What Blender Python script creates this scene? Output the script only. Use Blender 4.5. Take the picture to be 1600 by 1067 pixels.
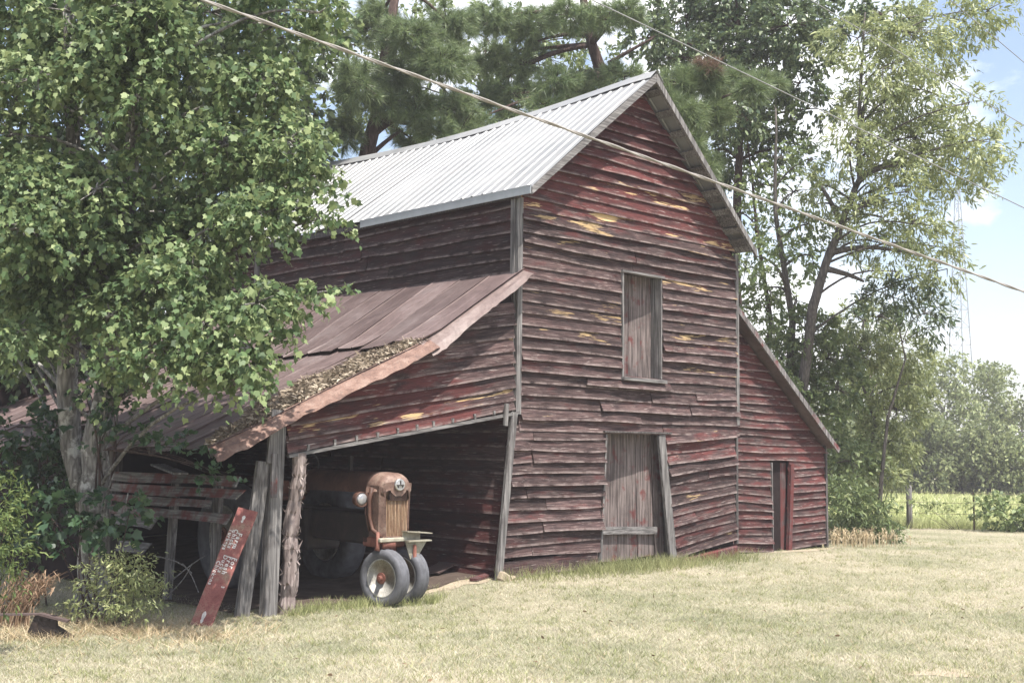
import bpy, bmesh, math, random
import numpy as np
from mathutils import Vector, Matrix
random.seed(7); RNG = np.random.default_rng(11)
for o in list(bpy.data.objects): bpy.data.objects.remove(o)
S = bpy.context.scene
COL = S.collection
rad = math.radians

# ---------------------------------------------------------------- camera
CAM = Vector((-10.3497, -10.6499, 1.6)); FPX = 1868.57
CR = Vector((0.71901651, -0.69488966, 0.01198378)); CU = Vector((-0.06942807, -0.05466051, 0.99608834)); CF = Vector((0.69151645, 0.71703597, 0.08754666))
cd = bpy.data.cameras.new('camera'); cam = bpy.data.objects.new('camera', cd); COL.objects.link(cam)
cd.sensor_width = 36; cd.lens = 36 * FPX / 1600; cd.clip_start = .1; cd.clip_end = 3000
cam.matrix_world = Matrix(((CR.x, CU.x, -CF.x, CAM.x), (CR.y, CU.y, -CF.y, CAM.y), (CR.z, CU.z, -CF.z, CAM.z), (0, 0, 0, 1)))
S.camera = cam
# ---------------------------------------------------------------- sky and sun
SUN_EL, SUN_AZ = 65.0, 9.0           # azimuth: degrees from -Y towards -X
W = bpy.data.worlds.new('World'); S.world = W; W.use_nodes = True
nt = W.node_tree; nt.nodes.clear()
N = nt.nodes.new; L = nt.links.new
out = N('ShaderNodeOutputWorld'); bg = N('ShaderNodeBackground'); sky = N('ShaderNodeTexSky')
sky.sky_type = 'NISHITA'; sky.sun_disc = False; sky.sun_elevation = rad(SUN_EL); sky.sun_rotation = rad(180 + SUN_AZ)
sky.air_density = 1.0; sky.dust_density = 1.6; sky.ozone_density = .25
tc = N('ShaderNodeTexCoord'); mp = N('ShaderNodeMapping'); mp.inputs['Scale'].default_value = (1.0, 1.0, 2.2); mp.inputs['Location'].default_value = (.35, .2, .1)
nz = N('ShaderNodeTexNoise'); nz.inputs['Scale'].default_value = 3.2; nz.inputs['Detail'].default_value = 9; nz.inputs['Roughness'].default_value = .58
cr = N('ShaderNodeValToRGB'); cr.color_ramp.elements[0].position = .48; cr.color_ramp.elements[1].position = .64
cl = N('ShaderNodeMix'); cl.data_type = 'RGBA'; cl.inputs['B'].default_value = (9.0, 8.9, 8.8, 1)
L(tc.outputs['Generated'], mp.inputs['Vector']); L(mp.outputs[0], nz.inputs['Vector']); L(nz.outputs['Fac'], cr.inputs[0])
L(cr.outputs[0], cl.inputs['Factor']); L(sky.outputs[0], cl.inputs['A']); L(cl.outputs['Result'], bg.inputs['Color'])
bg.inputs['Strength'].default_value = .14; L(bg.outputs[0], out.inputs['Surface'])
sl = bpy.data.lights.new('sun', 'SUN'); sl.energy = 5.0; sl.angle = rad(.53); sl.color = (1, .95, .87)
sun = bpy.data.objects.new('sun', sl); COL.objects.link(sun)
sdir = Vector((-math.sin(rad(SUN_AZ)) * math.cos(rad(SUN_EL)), -math.cos(rad(SUN_AZ)) * math.cos(rad(SUN_EL)), math.sin(rad(SUN_EL))))
sun.location = sdir * 60; sun.rotation_euler = sdir.to_track_quat('Z', 'Y').to_euler()
S.view_settings.view_transform = 'Standard'; S.view_settings.look = 'None'; S.view_settings.gamma = 1; S.view_settings.exposure = .85
S.cycles.max_bounces = 6; S.cycles.diffuse_bounces = 2; S.cycles.transparent_max_bounces = 8

# ---------------------------------------------------------------- helpers
def at(x, y, d):
    return CAM + (CF + CR * ((x - 800) / FPX) - CU * ((y - 533.5) / FPX)) * d
def sstep(a, b, x):
    t = np.clip((x - a) / (b - a), 0, 1); return t * t * (3 - 2 * t)
def zg(x, y):
    x = np.asarray(x, float); y = np.asarray(y, float)
    z = -.15 * sstep(-.35, -1.7, x) * sstep(-4.5, -.8, y)
    d = (x - CAM.x) * CF.x + (y - CAM.y) * CF.y
    z = z - .15 * sstep(18, 27, d) * sstep(4, 9, x) - .27 * sstep(27, 60, d) - .3 * sstep(60, 120, d)
    return z + .015 * np.sin(x * 1.7 + .6 * y) * np.sin(y * 1.3 - .4 * x) * sstep(.3, 1.5, np.abs(y) + np.abs(np.minimum(x, 0)) * .2)
def gz(x, y): return float(zg(x, y))
def link(name, me, mat=None, parent=None):
    o = bpy.data.objects.new(name, me); COL.objects.link(o)
    if mat is not None: me.materials.append(mat)
    if parent is not None:
        o.parent = parent
    return o
def adopt(o, p):
    o.parent = p; o.matrix_parent_inverse = p.matrix_basis.inverted(); return o
def tag(o, label, cat, group=None, kind=None):
    o['label'] = label; o['category'] = cat
    if group: o['group'] = group
    if kind: o['kind'] = kind
    return o
def empty(name, loc, rz=0):
    o = bpy.data.objects.new(name, None); COL.objects.link(o); o.location = loc; o.rotation_euler = (0, 0, rz); o.empty_display_size = .2
    o.matrix_basis = Matrix.Translation(Vector(loc)) @ Matrix.Rotation(rz, 4, 'Z'); return o
class MB:
    def __init__(s): s.v = []; s.f = []
    def add(s, v, f):
        b = len(s.v); s.v += [tuple(p) for p in v]; s.f += [tuple(i + b for i in q) for q in f]; return s
    def box(s, c, d, rot=None, taper=1.0):
        c = Vector(c); vs = []
        for z in (-.5, .5):
            k = taper if z > 0 else 1
            for x, y in ((-.5, -.5), (.5, -.5), (.5, .5), (-.5, .5)):
                p = Vector((x * d[0] * k, y * d[1] * k, z * d[2]))
                if rot is not None: p = rot @ p
                vs.append(c + p)
        return s.add(vs, [(3, 2, 1, 0), (4, 5, 6, 7), (0, 1, 5, 4), (1, 2, 6, 5), (2, 3, 7, 6), (3, 0, 4, 7)])
    def bar(s, a, b, w, t, up=(0, 0, 1)):
        a = Vector(a); b = Vector(b); x = (b - a); l = x.length; x = x / l
        u = Vector(up); y = u.cross(x)
        if y.length < 1e-3: y = Vector((0, 1, 0)).cross(x)
        y.normalize(); z = x.cross(y)
        return s.box((a + b) / 2, (l, w, t), Matrix((x, y, z)).transposed())
    def tube(s, pts, rr, n=8, cap=True, jit=0):
        pts = [Vector(p) for p in pts]; b = len(s.v); m = len(pts)
        if not hasattr(rr, '__len__'): rr = [rr] * m
        ref = None
        for i, p in enumerate(pts):
            d = (pts[min(i + 1, m - 1)] - pts[max(i - 1, 0)])
            d = d.normalized() if d.length > 1e-9 else Vector((0, 0, 1))
            if ref is None:
                ref = d.orthogonal().normalized()
            ref = (ref - d * ref.dot(d)).normalized(); q = d.cross(ref)
            for k in range(n):
                a = 2 * math.pi * k / n; r = rr[i] * (1 + (random.uniform(-jit, jit) if jit else 0))
                s.v.append(tuple(p + ref * (math.cos(a) * r) + q * (math.sin(a) * r)))
        for i in range(m - 1):
            for k in range(n):
                k2 = (k + 1) % n
                s.f.append((b + i * n + k, b + i * n + k2, b + (i + 1) * n + k2, b + (i + 1) * n + k))
        if cap:
            s.f.append(tuple(b + k for k in reversed(range(n)))); s.f.append(tuple(b + (m - 1) * n + k for k in range(n)))
        return s
    def lathe(s, c, prof, n=24, ax='x'):          # prof: (axial, radius)
        b = len(s.v); c = Vector(c)
        for (a, r) in prof:
            for k in range(n):
                t = 2 * math.pi * k / n; u, w = r * math.cos(t), r * math.sin(t)
                s.v.append(tuple(c + (Vector((a, u, w)) if ax == 'x' else Vector((u, a, w)) if ax == 'y' else Vector((u, w, a)))))
        for i in range(len(prof) - 1):
            for k in range(n):
                k2 = (k + 1) % n; s.f.append((b + i * n + k, b + (i + 1) * n + k, b + (i + 1) * n + k2, b + i * n + k2))
        if prof[0][1] > 0: s.f.append(tuple(b + k for k in range(n)))
        if prof[-1][1] > 0: s.f.append(tuple(b + (len(prof) - 1) * n + k for k in reversed(range(n))))
        return s
    def build(s, name, mat, parent=None, smooth=False, bevel=0, seg=1):
        me = bpy.data.meshes.new(name); me.from_pydata(s.v, [], s.f)
        bm = bmesh.new(); bm.from_mesh(me)
        if bevel: bmesh.ops.bevel(bm, geom=bm.edges[:], offset=bevel, segments=seg, affect='EDGES', clamp_overlap=True)
        bmesh.ops.recalc_face_normals(bm, faces=bm.faces); bm.to_mesh(me); bm.free()
        if smooth:
            me.polygons.foreach_set('use_smooth', [True] * len(me.polygons))
        return link(name, me, mat, parent)
def np_mesh(name, V, F, mat, attrs=None):
    V = np.ascontiguousarray(V, np.float32); F = np.ascontiguousarray(F, np.int32); k = F.shape[1]
    me = bpy.data.meshes.new(name); me.vertices.add(len(V)); me.vertices.foreach_set('co', V.ravel())
    me.loops.add(F.size); me.loops.foreach_set('vertex_index', F.ravel()); me.polygons.add(len(F))
    me.polygons.foreach_set('loop_start', np.arange(0, F.size, k, dtype=np.int32)); me.update(calc_edges=True); me.validate()
    for nme, a in (attrs or {}).items():
        at_ = me.attributes.new(nme, 'FLOAT', 'POINT'); at_.data.foreach_set('value', np.ascontiguousarray(a, np.float32))
    return link(name, me, mat)

# ---------------------------------------------------------------- materials
class Mat:
    def __init__(s, name):
        s.m = bpy.data.materials.new(name); s.m.use_nodes = True; s.t = s.m.node_tree; s.b = s.t.nodes['Principled BSDF']
    def n(s, typ, **kw):
        x = s.t.nodes.new(typ)
        for k, v in kw.items():
            if k.startswith('_'): setattr(x, k[1:], v)
            else: x.inputs[k.replace('__', ' ')].default_value = v
        return x
    def l(s, a, b): s.t.links.new(a, b)
    def coords(s, scale, which='Object', rnd=True):
        tcn = s.n('ShaderNodeTexCoord'); src = tcn.outputs['Object'] if which == 'Object' else s.n('ShaderNodeNewGeometry').outputs['Position']
        if rnd:
            oi = s.n('ShaderNodeObjectInfo'); vm = s.n('ShaderNodeVectorMath', _operation='SCALE'); cx = s.n('ShaderNodeCombineXYZ')
            mm = s.n('ShaderNodeMath', _operation='MULTIPLY'); mm.inputs[1].default_value = 37.0; s.l(oi.outputs['Random'], mm.inputs[0])
            for k in range(3): s.l(mm.outputs[0], cx.inputs[k])
            ad = s.n('ShaderNodeVectorMath', _operation='ADD'); s.l(src, ad.inputs[0]); s.l(cx.outputs[0], ad.inputs[1]); src = ad.outputs[0]
        mpn = s.n('ShaderNodeMapping'); mpn.inputs['Scale'].default_value = scale; s.l(src, mpn.inputs['Vector']); return mpn.outputs[0]
    def noise(s, vec, scale=1, detail=4, rough=.55, dist=0):
        x = s.n('ShaderNodeTexNoise', Scale=scale, Detail=detail, Roughness=rough, Distortion=dist); s.l(vec, x.inputs['Vector']); return x.outputs['Fac']
    def ramp(s, fac, stops, interp='LINEAR'):
        r = s.n('ShaderNodeValToRGB'); e = r.color_ramp.elements; r.color_ramp.interpolation = interp
        while len(e) < len(stops): e.new(.5)
        for i, (p, c) in enumerate(stops):
            e[i].position = p; e[i].color = (c, c, c, 1) if not hasattr(c, '__len__') else (*c, 1)
        s.l(fac, r.inputs[0]); return r.outputs[0]
    def mix(s, fac, a, b, mode='MIX'):
        x = s.n('ShaderNodeMix', _data_type='RGBA', _blend_type=mode)
        for sock, v in ((x.inputs['Factor'], fac), (x.inputs['A'], a), (x.inputs['B'], b)):
            if hasattr(v, 'is_linked') or isinstance(v, bpy.types.NodeSocket): s.l(v, sock)
            elif hasattr(v, '__len__'): sock.default_value = (*v, 1)
            else: sock.default_value = v
        return x.outputs['Result']
    def math(s, op, a, b=0.0):
        x = s.n('ShaderNodeMath', _operation=op)
        for k, v in ((0, a), (1, b)):
            if isinstance(v, bpy.types.NodeSocket): s.l(v, x.inputs[k])
            else: x.inputs[k].default_value = v
        return x.outputs[0]
    def bump(s, h, strength=.4, dist=.01):
        x = s.n('ShaderNodeBump', Strength=strength, Distance=dist); s.l(h, x.inputs['Height']); s.l(x.outputs[0], s.b.inputs['Normal'])
    def fin(s, col, rough=.8, spec=.2, metal=0):
        if isinstance(col, bpy.types.NodeSocket): s.l(col, s.b.inputs['Base Color'])
        else: s.b.inputs['Base Color'].default_value = (*col, 1)
        if isinstance(rough, bpy.types.NodeSocket): s.l(rough, s.b.inputs['Roughness'])
        else: s.b.inputs['Roughness'].default_value = rough
        s.b.inputs['Specular IOR Level'].default_value = spec; s.b.inputs['Metallic'].default_value = metal
        return s.m

def clapboard_mat():
    m = Mat('weathered_red_clapboard'); c = m.coords((3.2, 95, 95)); g = m.noise(c, 1, 8, .72)
    c2 = m.coords((2.2, 9, 9)); p = m.noise(c2, 1, 5, .6)
    c3 = m.coords((1.1, 7, 9)); y = m.noise(c3, 1.0, 4, .6, .4)
    c4 = m.coords((3.5, 90, 90)); fl = m.noise(c4, 1, 3, .6)
    pa = m.n('ShaderNodeAttribute', _attribute_name='paint').outputs['Fac']; ye = m.n('ShaderNodeAttribute', _attribute_name='raw').outputs['Fac']
    lo = m.n('ShaderNodeAttribute', _attribute_name='low').outputs['Fac']
    oi = m.n('ShaderNodeObjectInfo').outputs['Random']; tone = m.ramp(m.math('FRACT', m.math('MULTIPLY', oi, 17.3)), [(0, .62), (.5, 1.0), (1, 1.35)])
    grey = m.ramp(g, [(.30, (.015, .009, .009)), (.47, (.052, .030, .029)), (.61, (.135, .09, .085)), (.77, (.33, .265, .245))])
    red = m.ramp(g, [(.25, (.034, .010, .010)), (.5, (.088, .025, .024)), (.75, (.14, .05, .046))])
    mk = m.math('ADD', m.math('ADD', p, m.math('MULTIPLY', pa, .42)), m.math('MULTIPLY', oi, .12))
    mk = m.math('SUBTRACT', mk, m.math('MULTIPLY', lo, .10))
    mk = m.ramp(mk, [(.58, 0), (.74, 1)])
    col = m.mix(mk, grey, red)
    dk = m.ramp(m.noise(m.coords((1.3, 6, 6)), 1.7, 5, .7), [(.46, 0), (.66, .8)])
    st_ = m.n('ShaderNodeAttribute', _attribute_name='painted_shade').outputs['Fac']
    col = m.mix(dk, col, (.022, .014, .015)); col = m.mix(m.math('MULTIPLY', st_, .75), col, (.020, .012, .013))  # last mix paints shade into the board colour, set per board
    col = m.mix(m.ramp(fl, [(.64, 0), (.69, .65)]), col, (.42, .36, .33))
    ym = m.ramp(m.math('ADD', y, m.math('ADD', m.math('MULTIPLY', ye, .18), m.math('MULTIPLY', m.math('SUBTRACT', g, .5), .34))), [(.775, 0), (.81, 1)])
    col = m.mix(ym, col, m.ramp(g, [(.3, (.22, .125, .06)), (.6, (.50, .36, .19))]))
    ed = m.math('MULTIPLY', m.ramp(lo, [(.80, 0), (.97, 1)]), m.ramp(m.noise(m.coords((4, 4, 4)), 1.5, 4, .6), [(.36, 0), (.58, .8)]))
    col = m.mix(1.0, col, tone, 'MULTIPLY'); col = m.mix(ed, col, m.ramp(g, [(.35, (.13, .09, .085)), (.65, (.36, .30, .28))])); m.bump(m.math('ADD', g, m.math('MULTIPLY', p, .5)), .75, .012)
    return m.fin(col, .82, .25)
def greywood_mat(name, tint=(1, 1, 1), red=0.0, dark=1.0, axis=2):
    sc = [45, 45, 45]; sc[axis] = 1.8
    m = Mat(name); g = m.noise(m.coords(tuple(sc)), 1, 7, .65); k = lambda v: tuple(v * t * dark for t in tint)
    col = m.ramp(g, [(.27, k(.035)), (.45, k(.12)), (.6, k(.24)), (.8, k(.40))])
    if red:
        p = m.noise(m.coords((5, 5, 5)), 1, 5, .6); col = m.mix(m.ramp(p, [(.62 - red * .3, 0), (.72 - red * .2, .85)]), col, (.13, .03, .028))
    big = m.noise(m.coords((2, 2, 2)), 1.3, 4, .6); col = m.mix(m.ramp(big, [(.5, 0), (.72, .6)]), col, (.05, .04, .04))
    m.bump(g, .8, .012); return m.fin(col, .85, .2)
def galv_mat():
    m = Mat('galvanised_roofing'); n = m.noise(m.coords((2.5, .9, .6), 'Pos', False), 1.0, 5, .6); f = m.noise(m.coords((60, 60, 60), 'Pos', False), 1, 2)
    st = m.noise(m.coords((.5, 14, .5), 'Pos', False), 1, 3, .6)
    col = m.ramp(n, [(.3, (.25, .255, .26)), (.7, (.345, .345, .345))]); col = m.mix(m.ramp(st, [(.55, 0), (.75, .35)]), col, (.30, .28, .27))
    tn = m.ramp(m.n('ShaderNodeObjectInfo').outputs['Random'], [(0, .86), (1, 1.1)]); col = m.mix(1.0, col, tn, 'MULTIPLY')
    rs_ = m.noise(m.coords((1.2, 9, 1.2), 'Pos', False), 1.3, 6, .7); col = m.mix(m.ramp(rs_, [(.58, 0), (.74, .5)]), col, (.24, .17, .13))
    m.bump(m.math('ADD', m.math('MULTIPLY', f, .04), m.noise(m.coords((1.1, 4, 1.1), 'Pos', False), 1, 3)), .35, .03); return m.fin(col, m.ramp(n, [(.3, .42), (.7, .6)]), .4, .25)
def rust_mat(name, a, b, c, rough=.62, scale=3, metal=.0, pit=.35):
    m = Mat(name); n = m.noise(m.coords((scale,) * 3), 1, 7, .65, .3); n2 = m.noise(m.coords((scale * 9,) * 3), 1, 4, .6)
    col = m.ramp(n, [(.3, a), (.52, b), (.72, c)]); col = m.mix(m.ramp(n2, [(.5, 0), (.7, pit)]), col, tuple(v * .45 for v in a))
    tn = m.ramp(m.n('ShaderNodeObjectInfo').outputs['Random'], [(0, .78), (1, 1.2)]); col = m.mix(1.0, col, tn, 'MULTIPLY'); m.bump(n2, .3, .006); return m.fin(col, rough, .35, metal)
def bark_mat(name, a, b, vs=2.2, lichen=.0):
    m = Mat(name); v = m.n('ShaderNodeTexVoronoi', Scale=1.0); v.feature = 'DISTANCE_TO_EDGE'; m.l(m.coords((22, 22, vs * 2.2), 'Pos', False), v.inputs['Vector'])
    n = m.noise(m.coords((14, 14, vs), 'Pos', False), 1, 7, .7); h = m.math('ADD', m.math('MULTIPLY', v.outputs['Distance'], .8), n)
    col = m.ramp(h, [(.35, a), (.95, b)])
    if lichen: col = m.mix(m.ramp(m.noise(m.coords((5, 5, 6), 'Pos', False), 1.2, 5, .7), [(.52, 0), (.62, lichen)]), col, (.42, .41, .38))
    m.bump(h, .9, .03); return m.fin(col, .9, .1)
def _b(c, k=1.22): return tuple(v * k for v in c)
def leaf_mat(name, dark, mid, light, trans=.28, rough=.45, spec=.45, wr=.62, wb=.42, off=0.0):
    m = Mat(name); ge = m.n('ShaderNodeNewGeometry'); r = ge.outputs['Random Per Island']
    big = m.noise(m.coords((.55, .55, .55), 'Pos', False), 1.0, 3, .6)
    f = m.math('ADD', m.math('ADD', m.math('MULTIPLY', r, wr), off), m.math('MULTIPLY', big, wb))
    col = m.ramp(f, [(.18, dark), (.5, mid), (.86, light)])
    tn = m.ramp(m.n('ShaderNodeObjectInfo').outputs['Random'], [(0, .78), (1, 1.18)]); col = m.mix(1.0, col, tn, 'MULTIPLY')
    m.fin(col, rough, spec); tr = m.n('ShaderNodeBsdfTranslucent'); m.l(m.mix(.5, col, tuple(v * 1.5 for v in light)), tr.inputs['Color'])
    ms = m.n('ShaderNodeMixShader', Fac=trans); m.l(m.b.outputs[0], ms.inputs[1]); m.l(tr.outputs[0], ms.inputs[2])
    m.l(ms.outputs[0], m.t.nodes['Material Output'].inputs['Surface']); return m.m
def plain(name, col, rough=.6, spec=.4, metal=0, var=.25, scale=6):
    m = Mat(name); n = m.noise(m.coords((scale,) * 3), 1, 5, .6)
    c = m.ramp(n, [(.3, tuple(v * (1 - var) for v in col)), (.7, tuple(min(1, v * (1 + var)) for v in col))]); return m.fin(c, rough, spec, metal)
def lawn_mat():
    m = Mat('dry_mown_lawn'); a = m.noise(m.coords((.55, .55, .55), 'Pos', False), 1, 5, .6); b = m.noise(m.coords((7, 7, 7), 'Pos', False), 1, 6, .7); c = m.noise(m.coords((70, 70, 70), 'Pos', False), 1, 4, .7)
    col = m.ramp(a, [(.30, (.24, .25, .155)), (.5, (.37, .35, .25)), (.66, (.47, .42, .325))])
    col = m.mix(m.ramp(c, [(.38, .75), (.6, 0)]), col, (.17, .15, .10)); col = m.mix(m.ramp(b, [(.56, 0), (.75, .6)]), col, (.46, .39, .27))
    m.bump(m.math('ADD', b, m.math('MULTIPLY', c, .6)), .8, .03); return m.fin(col, .95, .05)

M = {}
M['clap'] = clapboard_mat()
M['grey'] = greywood_mat('grey_weathered_timber', (1, .95, .93))
M['greyx'] = greywood_mat('grey_weathered_timber_lengthwise', (1, .95, .93), axis=0)
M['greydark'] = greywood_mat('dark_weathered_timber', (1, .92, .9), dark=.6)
M['greyred'] = greywood_mat('grey_timber_with_red_paint', (1, .93, .92), red=.35)
M['door'] = greywood_mat('bare_door_planks', (1, .82, .78), red=.25, dark=.9)
M['mossy'] = greywood_mat('lichened_red_planks', (1, .95, .88), red=.6, axis=0)
M['redplank'] = greywood_mat('dark_red_planks', (1, .8, .8), red=.9, dark=.6)
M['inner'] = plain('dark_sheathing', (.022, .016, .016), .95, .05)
M['galv'] = galv_mat()
M['trim'] = plain('grey_metal_trim', (.36, .38, .40), .5, .4, .2, .1)
M['rust'] = rust_mat('brown_rusted_roofing', (.085, .058, .055), (.135, .097, .092), (.19, .15, .145), .55, 1.6, .1)
M['rustlt'] = rust_mat('orange_rusted_roofing', (.085, .052, .045), (.19, .115, .09), (.29, .21, .175), .7, 5.5, 0, .6)
M['rustpale'] = rust_mat('pale_bent_roofing', (.11, .08, .075), (.175, .13, .12), (.25, .205, .19), .55, 2.0)
M['bark'] = bark_mat('grey_ridged_bark', (.06, .055, .05), (.30, .285, .265), 2.2, .85)
M['barkdk'] = bark_mat('dark_pine_bark', (.03, .02, .018), (.12, .085, .075), 2)
M['barkgr'] = bark_mat('slender_grey_bark', (.05, .045, .042), (.19, .17, .155), 2)
M['cedar'] = bark_mat('shaggy_post_bark', (.12, .09, .085), (.40, .34, .32), 1.0)
M['leaf'] = leaf_mat('lobed_leaves', (.028, .054, .024), (.092, .148, .060), (.27, .32, .15), .28, .5, .3)
M['leafoak'] = leaf_mat('small_dark_leaves', _b((.018, .036, .018)), _b((.055, .085, .040)), _b((.14, .175, .08)), .22, .4, .5)
M['leafpecan'] = leaf_mat('drooping_leaflets', _b((.06, .09, .034)), _b((.175, .21, .09)), _b((.34, .365, .18)), .32, .42, .5)
M['leafmid'] = leaf_mat('mixed_understorey_leaves', _b((.04, .068, .030)), _b((.115, .16, .065)), _b((.23, .275, .115)), .28, .45, .45)
M['leaffar'] = leaf_mat('far_wood_leaves', _b((.065, .09, .042)), _b((.15, .18, .085)), _b((.26, .285, .14)), .25, .6, .3)
M['needle'] = leaf_mat('pine_needles', _b((.036, .066, .032)), _b((.105, .15, .066)), _b((.23, .28, .13)), .2, .4, .5)
M['needledead'] = leaf_mat('brown_dead_needles', (.11, .065, .045), (.18, .115, .08), (.26, .185, .13), .2, .7, .2)
M['shrub'] = leaf_mat('pale_shrub_leaves', (.10, .13, .05), (.20, .235, .10), (.36, .37, .18), .3, .45, .4)
M['cedarleaf'] = leaf_mat('cedar_sprays', (.05, .09, .03), (.11, .16, .05), (.2, .24, .08), .2, .6, .3)
M['vine'] = leaf_mat('ivy_leaves', (.014, .036, .018), (.034, .075, .034), (.075, .13, .055), .25, .42, .5)
M['straw'] = leaf_mat('dry_straw', (.22, .16, .09), (.38, .30, .19), (.56, .48, .34), .15, .8, .1)
M['brown'] = leaf_mat('brown_dead_stems', (.10, .06, .04), (.20, .13, .085), (.34, .24, .16), .12, .8, .1)
M['blade'] = leaf_mat('mown_grass_blades', (.225, .245, .155), (.40, .38, .275), (.57, .51, .41), .2, .75, .1, .40, 1.3, -.36)
M['green'] = leaf_mat('green_grass_blades', (.13, .16, .06), (.26, .28, .13), (.42, .42, .22), .25, .7, .15)
M['crop'] = leaf_mat('field_crop_leaves', (.20, .23, .09), (.34, .37, .16), (.48, .49, .27), .3, .6, .2)
M['lawn'] = lawn_mat()
M['field'] = plain('yellow_green_field', (.36, .37, .19), .95, .05, 0, .25, 1.2)
M['litter'] = leaf_mat('fallen_leaf_litter', (.12, .09, .07), (.30, .245, .185), (.52, .45, .36), .1, .8, .1)
M['soil'] = plain('pale_bare_soil', (.36, .30, .225), .95, .05, 0, .15, 5)
M['tpaint'] = rust_mat('faded_orange_tractor_paint', (.085, .05, .04), (.20, .125, .10), (.34, .26, .21), .6, 5, 0, .6)
M['tdark'] = rust_mat('greasy_dark_iron', (.012, .010, .009), (.025, .018, .016), (.05, .034, .028), .6, 5)
M['thood'] = rust_mat('shade_darkened_bonnet_paint', (.045, .022, .016), (.10, .048, .034), (.16, .085, .06), .6, 4, 0, .5)  # faded paint, darkened to put the shed's shade on the rear bonnet
M['trust'] = rust_mat('rusty_red_iron', (.12, .04, .028), (.24, .10, .075), (.32, .17, .13), .65, 6)
M['brass'] = rust_mat('tan_grille_bars', (.20, .11, .07), (.36, .235, .15), (.46, .34, .24), .5, 8)
M['rubber'] = plain('dusty_tyre_rubber', (.11, .112, .125), .7, .3, 0, .3, 10)
M['rim'] = rust_mat('chipped_white_rim', (.24, .22, .19), (.44, .43, .40), (.52, .51, .48), .55, 7, 0, .6)
M['chrome'] = plain('dull_chrome', (.55, .55, .55), .3, .5, .8, .1)
M['lens'] = plain('clouded_lamp_glass', (.36, .36, .37), .15, .6, .4, .3, 12)
M['olive'] = rust_mat('cream_painted_bracket', (.18, .15, .11), (.36, .34, .27), (.48, .46, .39), .6, 5, 0, .4)
M['signred'] = rust_mat('peeling_red_sign_paint', (.22, .07, .065), (.33, .125, .11), (.37, .28, .2), .8, 9, 0, .55)
M['white'] = plain('white_brush_paint', (.58, .55, .52), .8, .2, 0, .3, 18)
M['cable'] = plain('pale_cable_sheath', (.27, .25, .23), .6, .3, 0, .15, 30)
M['wire'] = plain('aluminium_wire', (.27, .27, .27), .5, .4, .3, .1)
M['steel'] = plain('galvanised_mast_steel', (.24, .26, .28), .6, .3, .1, .1)
M['tpost'] = rust_mat('rusty_fence_steel', (.06, .05, .04), (.12, .09, .07), (.18, .13, .1), .7, 6)

# ---------------------------------------------------------------- ground and field
def grid_sheet(name, xs, ys, mat, zoff=0, fn=None):
    X, Y = np.meshgrid(xs, ys); 
    if fn: X, Y = fn(X, Y)
    Z = zg(X, Y) + zoff; V = np.stack([X, Y, Z], -1).reshape(-1, 3); nx = len(xs)
    i, j = np.meshgrid(np.arange(nx - 1), np.arange(len(ys) - 1)); a = (j * nx + i).ravel()
    o = np_mesh(name, V, np.stack([a, a + 1, a + nx + 1, a + nx], 1), mat); o['kind'] = 'structure'
    o.data.polygons.foreach_set('use_smooth', [True] * len(o.data.polygons)); return o
def spread(lo, hi, c, n, k):
    t = np.linspace(-1, 1, n); s = np.sinh(k * t) / math.sinh(k); return np.where(s < 0, c + s * (c - lo), c + s * (hi - c))
grid_sheet('ground', spread(-150, 330, -2, 170, 5.0), spread(-150, 330, -2, 170, 5.0), M['lawn'])
FD = Vector((CR.x, CR.y, 0)).normalized(); FN = Vector((CF.x, CF.y, 0)).normalized()
F0 = at(1421, 824, 27.4)
def fieldmap(s, t): return F0.x + FD.x * s + FN.x * t - .10 * s * FN.x, F0.y + FD.y * s + FN.y * t - .10 * s * FN.y
grid_sheet('field', np.linspace(-14, 60, 60), np.linspace(.4, 60, 50), M['field'], .006, fieldmap)
bsoil = MB(); c0 = at(1480, 1060, 8.45); ang = np.linspace(0, 2 * math.pi, 28, endpoint=False)
def soil_patch(name, cx, cy, rx, ry, rot=0):
    mb = MB(); pts = []
    for a in ang:
        k = 1 + .25 * math.sin(3 * a + cx) + .15 * math.sin(7 * a + 1); x = math.cos(a) * rx * k; y = math.sin(a) * ry * k
        X = cx + x * math.cos(rot) - y * math.sin(rot); Y = cy + x * math.sin(rot) + y * math.cos(rot); pts.append((X, Y, gz(X, Y) + .005))
    mb.add([(cx, cy, gz(cx, cy) + .012)] + pts, [(0, 1 + i, 1 + (i + 1) % len(pts)) for i in range(len(pts))])
    o = mb.build(name, M['soil']); o['kind'] = 'structure'; return o
p = at(1475, 1062, 8.6); soil_patch('soil_patch', p.x, p.y, .28, .16, -.75)
soil_patch('soil_patch', -.62, .25, .5, .28, .3)
soil_patch('soil_patch', 6.6, .05, 1.0, .13, 0)
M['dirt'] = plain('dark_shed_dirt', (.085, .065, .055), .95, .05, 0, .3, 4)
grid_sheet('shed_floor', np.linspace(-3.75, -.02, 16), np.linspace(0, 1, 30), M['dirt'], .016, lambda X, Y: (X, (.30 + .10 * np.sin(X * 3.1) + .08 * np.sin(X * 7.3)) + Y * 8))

# ---------------------------------------------------------------- barn
BW, ZE, ZR = 4.62, 4.79, 6.78
XR = 2.31
def zL(x): return 4.80 + (x + .09) * (ZR - 4.80) / (XR + .09)
def zRt(x): return ZR - (x - XR) * (ZR - 4.60) / (4.70 - XR)
def ridge_sag(y): return -.14 * math.sin(math.pi * min(max(y, 0), 7.6) / 7.6)
barn = empty('barn', (0, 0, 0))
tag(barn, 'weathered red clapboard barn with pale metal roof and open lean-to sheltering a tractor', 'barn')

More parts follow.
